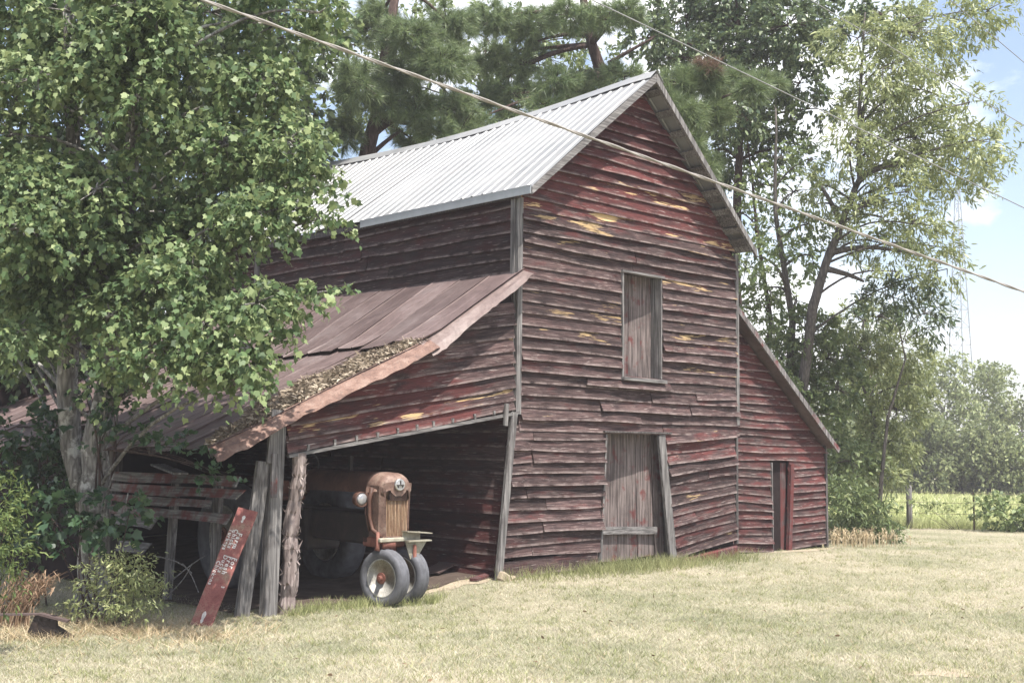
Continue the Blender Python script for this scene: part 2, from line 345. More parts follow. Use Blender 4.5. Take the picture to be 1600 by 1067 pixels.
def board(parent, P0, P1, h, n, paint=None, raw=0., tb=.040, curl=.0, wig=.006, cl=0., crr=0., name='board', mat=None, rag=.0, tt=.010, curlL=0., curlR=0., painted_shade=0.):
    P0 = Vector(P0); P1 = Vector(P1); n = Vector(n); x = (P1 - P0); ln = x.length; x.normalize(); z = x.cross(-n)
    if z.z < 0: z = -z
    z.normalize(); y = z.cross(x)
    sgn = 1 if y.dot(n) > 0 else -1
    m = max(3, int(ln / .32) + 1); vs = []; pa = []; lo = []; ph = random.uniform(0, 9); ph2 = random.uniform(0, 9)
    for i in range(m):
        t = i / (m - 1); xx = t * ln
        cu = curl * (.4 + .6 * math.sin(ph + t * ln * 1.9) ** 2) + curlL * max(0, 1 - xx / .4) ** 2 + curlR * max(0, 1 - (ln - xx) / .4) ** 2
        dz = wig * math.sin(ph2 + t * ln * 2.3) + random.uniform(-.35, .35) * wig
        xb = xx + (random.uniform(-rag, rag) if i in (0, m - 1) else 0); xt = xx + (random.uniform(-rag, rag) if i in (0, m - 1) else 0)
        if i == 0: xt += cl
        if i == m - 1: xt += crr
        if m > 2 and 0 < i < m - 1:
            lo_x = max(0, cl); hi_x = ln + min(0, crr); xt = min(max(xt, lo_x + .01 * i), hi_x - .01 * (m - i))
        for (px, py, pz, l_) in ((xb, tb + cu, dz, 1), (xt, tt, h, 0), (xt, -.004, h, 0), (xb, tb + cu - .020, dz, 1)):
            vs.append((px, py * sgn, pz)); w = P0 + x * px + z * pz
            pa.append(paint(w.x, w.y, w.z) if paint else 0); lo.append(l_)
    f = []
    for i in range(m - 1):
        b = i * 4
        for k in range(4): f.append((b + k, b + (k + 1) % 4, b + 4 + (k + 1) % 4, b + 4 + k))
    f += [(0, 1, 2, 3), tuple(4 * (m - 1) + k for k in (3, 2, 1, 0))]
    me = bpy.data.meshes.new(name); me.from_pydata(vs, [], f)
    bm = bmesh.new(); bm.from_mesh(me); bmesh.ops.recalc_face_normals(bm, faces=bm.faces); bm.to_mesh(me); bm.free()
    for nm, dat in (('paint', pa), ('raw', [raw] * len(vs)), ('low', lo), ('painted_shade', [painted_shade] * len(vs))):
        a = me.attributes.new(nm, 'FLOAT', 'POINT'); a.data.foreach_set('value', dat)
    o = link(name, me, mat or M['clap'], parent)
    o.matrix_basis = Matrix(((x.x, y.x, z.x, P0.x), (x.y, y.y, z.y, P0.y), (x.z, y.z, z.z, P0.z), (0, 0, 0, 1)))
    return o
def split_run(x0, x1, lo=1.6, hi=3.2):
    cuts = [x0]; 
    while x1 - cuts[-1] > hi: cuts.append(cuts[-1] + random.uniform(lo, hi))
    if len(cuts) > 1 and x1 - cuts[-1] < .5: cuts.pop()
    return list(zip(cuts, cuts[1:] + [x1]))

# front wall: sheathing with openings, boards in front of it
def paint_front(x, y, z):
    top = min(zL(x), zRt(x)) - z; v = max(0, 1 - top / .75) * 1.0
    v = max(v, .55 * max(0, 1 - (4.8 - z) / .6)) ; v = max(v, .5 if 1.5 < z < 1.8 and x > 2.8 else 0)
    if z < 1.8 and x > 2.9: v = max(v, .26)
    if z > 5.7: v = max(v, .55)
    return max(v, .0 + .14 * math.sin(x * 2.3 + z * 5.1))
fw = MB()
for (a, b, c, d) in ((0.02, 1.5, 0.02, 1.80), (3.1, 4.58, .15, 1.80), (0.02, 1.97, 1.8, 4.75), (2.80, 4.58, 1.8, 4.6), (1.97, 2.80, 1.8, 2.56), (1.97, 2.80, 3.99, 4.7)):
    fw.box(((a + b) / 2, .045, (c + d) / 2), (b - a, .05, d - c))
fw.add([(.02, .02, 4.75), (4.58, .02, 4.6), (2.31, .02, 6.62), (.02, .07, 4.75), (4.58, .07, 4.6), (2.31, .07, 6.62)], [(0, 1, 2), (5, 4, 3), (0, 2, 5, 3), (2, 1, 4, 5), (1, 0, 3, 4)])
front = fw.build('front_wall', M['inner'], barn)
EXP = .147; HB = .182
NF = (0, -1, 0)
def fb(x0, x1, z0, z1=None, **k):
    z1 = z0 if z1 is None else z1
    kw = dict(h=HB, n=NF, paint=paint_front, raw=random.choice((0, 0, .25, .6, 1.0)), curl=random.choice((.0, .008, .016, .028, .045, .06)), wig=random.choice((.003, .006, .012)), rag=.012)
    kw.update(k); return board(front, (x0, -.004, z0), (x1, -.004, z1), **kw)
# lower left of the door
for k in range(12):
    z = .10 + k * .1445; xl = -.055 - .235 * (1 - z / 1.85)
    if k == 0: fb(-.27, 1.50, .0, .05, h=.2, raw=0, curl=.01, rag=.03)
    else:
        if random.random() < .3:
            c = random.uniform(.15, .7); fb(xl, c, z, z + .004, raw=0, h=.18); fb(c + .006, 1.56 + .06 * z, z + .003, raw=0, h=.18)
        else: fb(xl, 1.55 + .06 * z, z, z + random.uniform(-.008, .012), raw=random.choice((0, 0, 0, .4)), h=.18, curlL=random.choice((0, .015, .03)))
# lower right of the door: boards that have dropped towards the door
for k in range(12):
    z = .07 + k * .1445; xj = 2.86 + .24 * (1.78 - z) / 1.7; up = .2 - .08 * k / 11
    if k in (3, 7):
        c = random.uniform(3.5, 4.0); q = (c - xj) / (4.56 - xj)
        fb(xj, c, z, z + up * q, raw=.3, h=.176); fb(c + .005, 4.57, z + up * q + .008, z + up, raw=.5, h=.176)
    elif z + up < 1.84: fb(xj, 4.57 + random.uniform(-.015, .03), z, z + up, raw=random.choice((0, .3, .8)), h=.176, curlL=.02)
# above the door
k = 0; z = 1.80
while z < 6.55:
    xl = .035 if z < 4.62 else XR - (ZR - .10 - z) / ((ZR - 4.80) / (XR + .09)); xr = 4.585 if z < 4.42 else XR + (ZR - .10 - z) / ((ZR - 4.60) / (4.70 - XR))
    xl = max(.035, xl); xr = min(4.585, xr); cl_ = HB / .825 if z > 4.62 else 0; cr_ = -HB / .912 if z > 4.42 else 0
    if z < 2.1: xr = 4.66
    spans = [(xl, xr)]
    if 2.50 < z < 3.95: spans = [(xl, 1.955), (2.815, xr)]
    for si, (a, b) in enumerate(spans):
        if b - a < .08: continue
        runs = split_run(a, b, 1.3, 3.0) if random.random() < .6 else [(a, b)]
        for ri, (c, d) in enumerate(runs):
            tlt = random.uniform(-.012, .012)
            kk = {}
            if c == xl and cl_: kk['cl'] = min(cl_, (d - c) * .45)
            if d == xr and cr_: kk['crr'] = max(cr_, -(d - c) * .45)
            fb(c, d - (.005 if ri < len(runs) - 1 else 0), z - .012 * math.sin(math.pi * c / 4.6), z - .012 * math.sin(math.pi * d / 4.6) + tlt * .5, raw=(random.choice((0, .4, .8, 1.1)) if 2.4 < z < 5.2 else random.choice((0, 0, .5))), **kk)
    z += EXP; k += 1
fb(1.25, 3.0, 2.415, 2.40, raw=.3, curl=.075, rag=.05, h=.17, tb=.055); fb(3.60, 4.55, 2.30, 2.33, raw=0, curl=.045, h=.17, rag=.03)
# corner boards, sill log, jamb
MB().bar((-.005, -.035, 2.0), (-.005, -.035, 4.72), .085, .045, (0, 1, 0)).build('corner_board', M['grey'], barn)
MB().bar((-.05, .03, 2.0), (-.05, .03, 4.72), .07, .028, (1, 0, 0)).build('corner_board', M['grey'], barn)
MB().bar((4.625, -.03, 1.95), (4.605, -.03, 4.55), .07, .045, (0, 1, 0)).build('corner_board', M['grey'], barn)
MB().bar((4.60, -.02, .2), (4.60, -.02, 1.82), .05, .05, (0, 1, 0)).build('corner_board', M['greydark'], barn)
MB().bar((-.08, -.05, 2.02), (-.33, -.07, -.02), .095, .06, (0, 1, 0)).build('door_jamb', M['grey'], barn, bevel=.008)
MB().bar((3.12, -.01, -.04), (4.60, -.01, .10), .12, .16).build('sill_log', M['redplank'], barn, bevel=.02)
# main door
dr = empty('door', (0, 0, 0)); adopt(dr, barn)
pw = [0, .2, .42, .66, .88, 1.0]
for i in range(5):
    a, b = pw[i], pw[i + 1]; gap = .012 if i != 3 else .035
    tl, tr = 1.58 + (2.95 - 1.58) * a, 1.58 + (2.95 - 1.58) * b - gap * .3; bl, br = 1.50 + (3.10 - 1.50) * a, 1.50 + (3.10 - 1.50) * b - gap
    y0 = .27 - .14 * a + random.uniform(-.008, .008); y1 = .27 - .14 * b; zb = random.uniform(.03, .13) if i != 3 else .10
    MB().add([(bl, y0, zb), (br, y1, zb + random.uniform(-.03, .02)), (tr, y1, 1.95), (tl, y0, 1.95), (bl, y0 + .025, zb), (br, y1 + .025, zb), (tr, y1 + .025, 1.95), (tl, y0 + .025, 1.95)],
             [(0, 1, 2, 3), (7, 6, 5, 4), (0, 3, 7, 4), (1, 5, 6, 2), (0, 4, 5, 1), (3, 2, 6, 7)]).build('plank', M['door'], dr)
MB().bar((1.56, .225, .50), (2.86, .09, .46), .10, .035, (0, -1, 0)).build('crossbar', M['greyx'], dr)
MB().bar((2.80, -.035, 1.79), (3.05, -.05, .05), .15, .05, (0, 1, 0)).build('door_casing', M['grey'], barn, bevel=.006)
MB().bar((1.655, -.02, 1.78), (1.555, -.02, .12), .03, .05, (0, 1, 0)).build('door_casing', M['grey'], barn)
MB().box((1.49, .16, .95), (.03, .24, 1.75)).build('door_reveal', M['greydark'], barn); MB().box((3.13, .14, .95), (.03, .2, 1.75)).build('door_reveal', M['greydark'], barn)
MB().bar((1.58, -.045, 1.815), (3.0, -.045, 1.815), .07, .02, (0, 0, 1)).build('door_head', M['greydark'], barn)
ch = MB()
for i in range(14):
    c = Vector((1.575 - .003 * i, -.055, 1.12 - .032 * i)); a = i % 2 * math.pi / 2
    pts = [c + Vector((math.cos(a) * .011 * math.cos(t), math.sin(a) * .011 * math.cos(t), .02 * math.sin(t))) for t in np.linspace(0, 2 * math.pi, 9)]
    ch.tube(pts, .0035, 5, False)
ch.build('chain', M['tdark'], dr)
# loft shutter
sh = empty('shutter', (0, 0, 0)); adopt(sh, barn)
for i in range(4):
    a, b = i / 4, (i + 1) / 4; x0, x1 = 1.97 + .84 * a, 1.97 + .84 * b - .008; y0 = .30 - .17 * a + random.uniform(-.006, .006); y1 = .30 - .17 * b
    MB().add([(x0, y0, 2.56), (x1, y1, 2.57), (x1, y1, 4.02), (x0, y0, 4.02), (x0, y0 + .02, 2.56), (x1, y1 + .02, 2.57), (x1, y1 + .02, 4.02), (x0, y0 + .02, 4.02)],
             [(0, 1, 2, 3), (7, 6, 5, 4), (0, 3, 7, 4), (1, 5, 6, 2), (0, 4, 5, 1), (3, 2, 6, 7)]).build('plank', M['door'], sh)
wf = empty('window_frame', (0, 0, 0)); adopt(wf, barn)
MB().bar((1.965, -.03, 2.55), (1.955, -.03, 4.02), .035, .06, (0, 1, 0)).build('side_casing', M['grey'], wf)
MB().box((2.795, .05, 3.28), (.03, .20, 1.42)).build('side_casing', M['grey'], wf)
MB().box((1.955, .15, 3.28), (.02, .30, 1.42)).build('reveal', M['greydark'], wf)
MB().bar((1.93, -.03, 4.005), (2.83, -.03, 4.0), .10, .03).build('head_casing', M['greyx'], wf)
MB().bar((1.92, -.055, 2.535), (2.86, -.045, 2.525), .13, .05).build('sill', M['greyx'], wf, bevel=.006)
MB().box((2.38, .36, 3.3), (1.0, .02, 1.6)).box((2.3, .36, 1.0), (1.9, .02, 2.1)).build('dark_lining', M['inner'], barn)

# upper side wall and the wall inside the lean-to
sw = MB().box((.045, 4.3, 4.2), (.05, 8.5, 1.2)).build('side_wall', M['inner'], barn)
NS = (-1, 0, 0)
def paint_side(x, y, z): return .25 + .5 * max(0, 1 - (4.75 - z) / .35)
for k in range(7):
    z = 3.60 + k * .168
    for (a, b) in split_run(.06, 8.5, 2.2, 4.5): board(sw, (.012, b - .006, z + random.uniform(-.01, .01)), (.012, a, z + random.uniform(-.01, .01)), .2, NS, paint_side, 0, curl=random.choice((.0, .01, .02)), wig=.01, rag=.01, painted_shade=random.uniform(.55, .95))  # side wall shade is painted into these boards by the darkening attribute
MB().bar((-.03, 6.0, 3.7), (-.03, 6.0, 4.74), .09, .05, (1, 0, 0)).build('corner_board', M['grey'], barn)
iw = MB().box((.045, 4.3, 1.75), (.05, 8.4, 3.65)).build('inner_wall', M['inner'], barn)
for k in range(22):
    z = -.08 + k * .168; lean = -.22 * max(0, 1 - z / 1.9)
    for (a, b) in split_run(.10, 6.5, 2.4, 4.5): board(iw, (.010 + lean * .0, b - .006, z), (.010 + lean * (1 if a < .2 else .2), a, z + random.uniform(-.012, .012)), .2, NS, lambda x, y, z: .5 + .3 * math.sin(z * 3), 0, painted_shade=.35, curl=random.choice((.004, .012, .02)), rag=.01)

# front of the lean-to above the opening
lf = MB().add([(0, .03, 2.06), (-3.3, .03, 1.55), (-3.3, .03, 1.86), (-1.5, .03, 2.70), (0, .03, 3.55), (0, .06, 2.06), (-3.3, .06, 1.55), (-3.3, .06, 1.86), (-1.5, .06, 2.70), (0, .06, 3.55)],
              [(0, 1, 2, 3, 4), (9, 8, 7, 6, 5), (0, 5, 6, 1), (1, 6, 7, 2), (2, 7, 8, 3), (3, 8, 9, 4), (4, 9, 5, 0)]).build('lean_to_front', M['inner'], barn)
def hdr(x): return 2.03 + x * (2.03 - 1.48) / 3.31
def rake(x):                     # lean-to roof line, x from 0 to -4.3
    return 3.76 + .64 * x if x > -1.45 else 2.832 + .455 * (x + 1.45)
for k in range(10):
    off = k * .155
    xL = -3.33
    while xL < -.1 and hdr(xL) + off + .11 > rake(xL) - .05: xL += .02
    if xL > -.35: break
    kw = dict(cl=.0)
    zoff = off + (.0 if k else .02)
    board(lf, (xL, -.004, hdr(xL) + zoff), (-.055, -.004, hdr(-.055) + zoff + random.uniform(-.008, .008)), .19 if k < 8 else .13, NF, lambda x, y, z: .42 + .3 * math.sin(x * 1.3 + z * 2) - .4 * max(0, x + 1.0), random.choice((0, .4)) if k != 1 else 1.1, curl=random.choice((.004, .01, .018)), wig=.008, rag=.02, cl=(min(.3, .12 / .3) if k > 2 else 0))
rail = MB().bar((.0, -.055, hdr(0) - .012), (-3.34, -.05, hdr(-3.34) - .0), .045, .035).build('door_rail', M['greyx'], barn)
for i in range(11):
    x = -.18 - i * .29 + random.uniform(-.05, .05); MB().box((x, -.055, hdr(x) + .045), (.028, .03, random.uniform(.05, .085)), Matrix.Rotation(random.uniform(-.15, .15), 3, 'Y')).build('cleat', M['greyx'], rail)
MB().box((-.26, -.10, hdr(-.26) - .0), (.05, .035, .27), Matrix.Rotation(.06, 3, 'Y')).build('roller_bracket', M['grey'], rail)

# main roof: ribbed sheets on purlins
roof = empty('roof', (0, 0, 0)); adopt(roof, barn)
def rib_profile(w, nr=4):
    pts = []; s = w / nr
    for i in range(nr):
        b = i * s; pts += [(b, 0), (b + s * .36, 0), (b + s * .43, .018), (b + s * .57, .018), (b + s * .64, 0)]
    return pts + [(w, 0)]
def roof_sheet(y0, w, side):
    prof = rib_profile(w); V = []; F = []; n = len(prof); rows = 6; j0 = random.uniform(-.02, .02)
    for r in range(rows):
        t = r / (rows - 1)
        for (dy, h) in prof:
            y = y0 + dy
            if side < 0: xe, ze = -.10 + j0 * .5, 4.805
            else: xe, ze = 4.71, 4.60
            x = xe + (XR - xe) * t; z = ze + (ZR + ridge_sag(y) - ze) * t + .012 * math.sin(y * 2.1 + 4 * t) 
            V.append((x, y, z + h + (.004 if int(round((y0 + .34) / .8)) % 2 else 0)))
    for r in range(rows - 1):
        for i in range(n - 1): a = r * n + i; F.append((a, a + 1, a + n + 1, a + n))
    o = MB().add(V, F).build('roof_sheet', M['galv'], roof); md = o.modifiers.new('thick', 'SOLIDIFY'); md.thickness = .003; return o
for i in range(12):
    roof_sheet(-.34 + i * .8, .815, -1); roof_sheet(-.34 + i * .8, .815, 1)
rc = MB(); V = []; F = []; ys = np.linspace(-.36, 9.28, 40)
for y in ys:
    s = ridge_sag(y); V += [(XR - .15, y, ZR + s - .095), (XR - .02, y, ZR + s + .035), (XR + .02, y, ZR + s + .035), (XR + .15, y, ZR + s - .11)]
for i in range(len(ys) - 1):
    for k in range(3): F.append((4 * i + k, 4 * i + k + 1, 4 * i + 5 + k, 4 * i + 4 + k))
o = rc.add(V, F).build('ridge_cap', M['galv'], roof); md = o.modifiers.new('thick', 'SOLIDIFY'); md.thickness = .003
MB().box((-.115, 1.40, 4.765), (.012, 3.48, .105)).build('eave_trim', M['trim'], roof)
MB().box((-.10, 1.40, 4.815), (.05, 3.48, .008)).build('eave_trim', M['trim'], roof)
MB().box((-.07, 4.5, 4.74), (.025, 9.2, .08)).build('fascia', M['greydark'], roof)
# purlins and rake boards
for side in (-1, 1):
    for i in range(9):
        t = (i + .35) / 9
        xe, ze = (-.06, 4.77) if side < 0 else (4.66, 4.57)
        x = xe + (XR - xe) * t; z = ze + (ZR - ze) * t - .028; sl_ = math.atan2(ZR - ze, XR - xe)
        pm = MB(); rt_ = Matrix.Rotation(-sl_ if side < 0 else -(sl_ - math.pi), 3, 'Y'); V = []; F = []; YS = np.linspace(-.31, 9.0, 14)
        for y in YS:
            for (a_, b_) in ((-.055, -.011), (.055, -.011), (.055, .011), (-.055, .011)):
                q_ = rt_ @ Vector((a_, 0, b_)); V.append((x + q_.x, y, z - .014 + q_.z + ridge_sag(y) * t))
        for i_ in range(13):
            for k_ in range(4): F.append((4 * i_ + k_, 4 * i_ + (k_ + 1) % 4, 4 * i_ + 4 + (k_ + 1) % 4, 4 * i_ + 4 + k_))
        pm.add(V, F + [(3, 2, 1, 0), (52, 53, 54, 55)]).build('purlin', M['grey'], roof)
MB().add([(-.10, -.352, 4.70), (-.10, -.352, 4.795), (XR, -.352, ZR - .005), (XR, -.352, ZR - .125), (-.10, -.318, 4.70), (-.10, -.318, 4.795), (XR, -.318, ZR - .005), (XR, -.318, ZR - .125)],
         [(0, 1, 2, 3), (7, 6, 5, 4), (0, 3, 7, 4), (1, 5, 6, 2), (0, 4, 5, 1), (3, 2, 6, 7)]).build('rake_board', M['greyx'], roof)
MB().add([(4.705, -.35, 4.49), (4.705, -.35, 4.595), (XR + .01, -.35, ZR - .005), (XR + .01, -.35, ZR - .125), (4.705, -.31, 4.49), (4.705, -.31, 4.595), (XR + .01, -.31, ZR - .005), (XR + .01, -.31, ZR - .125)],
         [(0, 1, 2, 3), (7, 6, 5, 4), (0, 3, 7, 4), (1, 5, 6, 2), (0, 4, 5, 1), (3, 2, 6, 7)]).build('rake_board', M['grey'], roof)
for i in range(4):   # soffit boards between the purlins of the right slope
    t = (.02, .16, .30, .44)[i]; x = 4.66 + (XR - 4.66) * (t + .05); z = 4.57 + (ZR - 4.57) * (t + .05) - .045
    MB().box((x, -.10, z), (.20, .40, .012), Matrix.Rotation(math.atan2(ZR - 4.57, 4.66 - XR), 3, 'Y')).build('soffit_board', M['greydark'], roof)

# lean-to roof: two courses of standing seam sheets
lr = empty('lean_to_roof', (0, 0, 0)); adopt(lr, barn)
def seam_sheet(y0, w, xa, xb, lift, mat, n=8, seed=0):
    V = []; F = []; prof = [(0, .018), (.010, .018), (.022, 0), (w * .46, 0), (w * .49, .005), (w * .52, 0), (w - .02, 0), (w - .004, .012)]
    rnd = random.Random(seed); e0 = rnd.uniform(-.05, .05)
    for r in range(n):
        t = r / (n - 1); x = xa + (xb + e0 - xa) * t
        for i, (dy, h) in enumerate(prof):
            y = y0 + dy; wob = .012 * math.sin(x * 3 + seed) * math.sin(y * 4 + seed) + (.02 * rnd.random() * (t > .9))
            V.append((x, y, rake(x) + h + lift + wob - .05 * math.sin(math.pi * min(max(y / 6, 0), 1)) * sstep(-.3, -2, x)))
    k = len(prof)
    for r in range(n - 1):
        for i in range(k - 1): a = r * k + i; F.append((a, a + 1, a + k + 1, a + k))
    o = MB().add(V, F).build('roof_sheet', mat, lr); md = o.modifiers.new('thick', 'SOLIDIFY'); md.thickness = .003; return o
for i in range(20):
    seam_sheet(-.10 + i * .56, .57, .03, -1.62, .035, M['rust'], 7, i)
    seam_sheet(-.10 + i * .56 + .0, .57, -1.45, -4.28, 0, M['rust'], 9, i + 50)
def flange(xa, xb, y0, wfun, dfun, lift, mat, n=14):
    V = []; F = []; rnd = random.Random(int(xa * 100) + 5)
    for r in range(n):
        t = r / (n - 1); x = xa + (xb - xa) * t; z = rake(x) + lift
        for q in range(4):
            s = q / 3; V.append((x + .0, y0 - wfun(t) * s * (1 + (rnd.uniform(-.04, .03) if q == 3 else 0)), z - dfun(t) * s ** 1.3 + (.012 * math.sin(9 * t + 3 * q) if q else .01) + (rnd.uniform(-.007, .007) + .014 * math.sin(23 * t) * math.sin(41 * t) if q == 3 else rnd.uniform(-.003, .003))))
    for r in range(n - 1):
        for q in range(3): a = r * 4 + q; F.append((a, a + 1, a + 5, a + 4))
    o = MB().add(V, F).build('bent_edge', mat, lr); md = o.modifiers.new('thick', 'SOLIDIFY'); md.thickness = .003; return o
flange(.02, -1.62, -.06, lambda t: .22 + .04 * t, lambda t: .06 + .09 * t, .02, M['rustpale'], 26)
flange(-1.5, -4.30, -.06, lambda t: .25 - .02 * t, lambda t: .10 + .02 * t, .008, M['rustlt'], 44)
for i in range(6):   # rafters
    y = .12 + i * 1.3; MB().bar((.0, y, rake(0) - .14), (-1.45, y, rake(-1.45) - .1), .05, .1).bar((-1.45, y, rake(-1.45) - .1), (-4.15, y, rake(-4.15) - .1), .05, .1).build('rafter', M['greydark'], lr)
# torn strip under the low edge
MB().bar((-4.05, 1.4, 1.36), (-4.15, .7, 1.28), .16, .02).build('torn_strip', M['grey'], lr)
# lean-to posts
posts = []
def post(pts, w, t, mat, nm='post'):
    o = MB(); 
    for a, b in zip(pts[:-1], pts[1:]): o.bar(a, b, w, t, (0, 1, 0))
    return o.build(nm, mat, barn, bevel=.006)
gp = lambda x, y: gz(x, y)
post([(-3.50, -.0, -.2), (-3.44, .02, 1.78)], .15, .12, M['grey'])
post([(-3.75, .10, -.2), (-3.62, -.03, 1.42)], .16, .05, M['grey'])
MB().bar((-3.53, -.085, 1.05), (-3.53, -.085, 1.5), .07, .03, (0, 1, 0)).build('cleat_board', M['greyred'], barn)
MB().bar((-3.55, -.07, 1.40), (-3.50, -.07, 1.95), .13, .03, (0, 1, 0)).build('cleat_board', M['grey'], barn)
# log post with shaggy bark
lg = MB(); pts = []; rr = []
for i in range(15):
    t = i / 14; pts.append((-3.30 + .11 * t + .018 * math.sin(t * 9), -.02 + .012 * math.sin(t * 13), -.22 + 1.72 * t)); rr.append((.088 - .018 * t) * (1 + .12 * math.sin(i * 2.4)))
logp = lg.tube(pts, rr, 12, True, .12).build('log_post', M['cedar'], barn)
sg = MB()
for i in range(170):
    t = random.uniform(.05, .96); a = random.uniform(0, 2 * math.pi); c = Vector(pts[int(t * 14)]); r = rr[int(t * 14)] * .96
    nrm = Vector((math.cos(a), math.sin(a), 0)); tn = Vector((-math.sin(a), math.cos(a), 0)); b0 = c + nrm * r; ln = random.uniform(.04, .12); w = random.uniform(.008, .025)
    up = Vector((0, 0, random.choice((-1, 1, 1)))); tip = b0 + up * ln * random.uniform(.4, 1) + nrm * random.uniform(.005, .05)
    sg.add([b0 - tn * w, b0 + tn * w, tip + tn * w * .3, tip - tn * w * .2, b0 - nrm * .012], [(0, 1, 2, 3), (0, 3, 4), (1, 4, 2)])
sg.build('bark_shreds', M['cedar'], logp)['kind'] = 'stuff'
# broken side boards of the lean-to
lb = empty('lean_to_side', (0, 0, 0)); adopt(lb, barn)
NLS = (-1, 0, 0)
for (z, ya, yb, h, nm, mt) in ((1.16, 0.06, 3.4, .105, 'board', 'mossy'), (1.03, .04, 3.4, .10, 'board', 'mossy'), (.915, .62, 3.4, .085, 'board', 'mossy'), (.775, .28, 3.4, .10, 'board', 'mossy'), (.64, 1.75, 2.9, .16, 'board', 'greyx'), (.34, 1.95, 2.8, .13, 'board', 'greyx')):
    board(lb, (-3.76, yb, z - .02), (-3.80, ya, z), h, NLS, None, 0, tb=.03, curl=.03, wig=.012, rag=.05, mat=M[mt], curlR=random.uniform(.02, .08))
for (y, dx) in ((.72, .10), (1.65, .16)):
    MB().bar((-3.66, y + dx, -.2), (-3.69, y, 1.15), .11, .06, (1, 0, 0)).build('post', M['grey'], barn)
for y in (3.2, 5.6): MB().bar((-3.66, y, -.2), (-3.66, y, 1.85), .12, .12, (1, 0, 0)).build('post', M['greydark'], barn)
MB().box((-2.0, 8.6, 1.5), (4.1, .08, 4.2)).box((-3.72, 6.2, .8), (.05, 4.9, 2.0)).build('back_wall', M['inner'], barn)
MB().box((2.3, 8.7, 2.3), (4.5, .06, 4.8)).box((4.58, 4.4, 2.3), (.05, 8.6, 4.5)).build('rear_walls', M['inner'], barn)

# right lean-to
def rk2(x): return 3.69 - .745 * (x - 4.76)
rl = MB().add([(4.64, .29, .0), (7.46, .29, .0), (7.46, .29, 1.62), (4.64, .29, 3.72), (4.64, .33, .0), (7.46, .33, .0), (7.46, .33, 1.62), (4.64, .33, 3.72)],
              [(0, 1, 2, 3), (7, 6, 5, 4), (0, 4, 5, 1), (1, 5, 6, 2), (2, 6, 7, 3), (3, 7, 4, 0)]).build('side_shed_wall', M['inner'], barn)
def paint_rl(x, y, z): return .45 + .55 * max(0, 1 - (rk2(x) - z) / .9)
z = .02; k = 0
while z < 3.5:
    xr = 7.47 if z < 1.5 else 4.76 + (3.69 - .06 - z) / .745
    sp = [(4.64, xr)]
    if z < 1.33: sp = [(4.64, 5.87 + .02 * (1 - z)), (6.40 - .04 * (1.4 - z), xr)]
    for j, (a, b) in enumerate(sp):
        if b - a < .1: continue
        drop = (.05 if z < 1 else .02) if j == 0 else -.02
        hz = .16
        board(rl, (a, .245, z + drop * .6 + random.uniform(-.008, .008)), (b, .245, z - drop + random.uniform(-.008, .008) + (.03 if j == 0 and z < .6 else 0)), hz, NF, paint_rl, random.choice((0, 0, .2)), curl=random.choice((.004, .012, .022)), wig=.01, rag=.012, crr=(-hz / .8 if z >= 1.5 and j == len(sp) - 1 else 0), curlR=random.choice((0, .03)) if j == 0 and z < .8 else 0)
    z += .128
d2 = empty('narrow_door', (0, 0, 0)); adopt(d2, barn)
for i in range(3):
    a = 5.90 + i * .17; MB().box((a + .083, .40 - .05 * i, .66), (.16, .022, 1.46)).build('plank', M['redplank'], d2)
MB().bar((5.89, .22, -.02), (5.87, .22, 1.40), .025, .06, (0, 1, 0)).build('side_casing', M['grey'], barn)
MB().bar((6.36, .215, -.1), (6.45, .215, 1.36), .09, .06, (0, 1, 0)).build('side_casing', M['redplank'], barn)
MB().bar((7.49, .22, -.05), (7.475, .22, 1.70), .05, .06, (0, 1, 0)).build('corner_board', M['greydark'], barn)
r2 = empty('side_shed_roof', (0, 0, 0)); adopt(r2, barn)
for i in range(7):
    y0 = .0 + i * 1.0; MB().add([(4.66, y0, rk2(4.66)), (7.52, y0, rk2(7.52)), (7.52, y0 + 1.02, rk2(7.52)), (4.66, y0 + 1.02, rk2(4.66)), (4.66, y0, rk2(4.66) + .03), (7.52, y0, rk2(7.52) + .03), (7.52, y0 + 1.02, rk2(7.52) + .03), (4.66, y0 + 1.02, rk2(4.66) + .03)],
        [(0, 1, 2, 3), (7, 6, 5, 4), (0, 4, 5, 1), (1, 5, 6, 2), (2, 6, 7, 3), (3, 7, 4, 0)]).build('roof_sheet', M['rust'], r2).location.z = .002 * (i % 2)
MB().bar((4.64, -.012, rk2(4.64) - .03), (7.53, -.012, rk2(7.53) - .03), .03, .085).build('rake_board', M['greyred'], r2)
MB().box((7.46, 3.5, .8), (.05, 6.4, 1.75)).build('side_shed_side', M['inner'], barn)

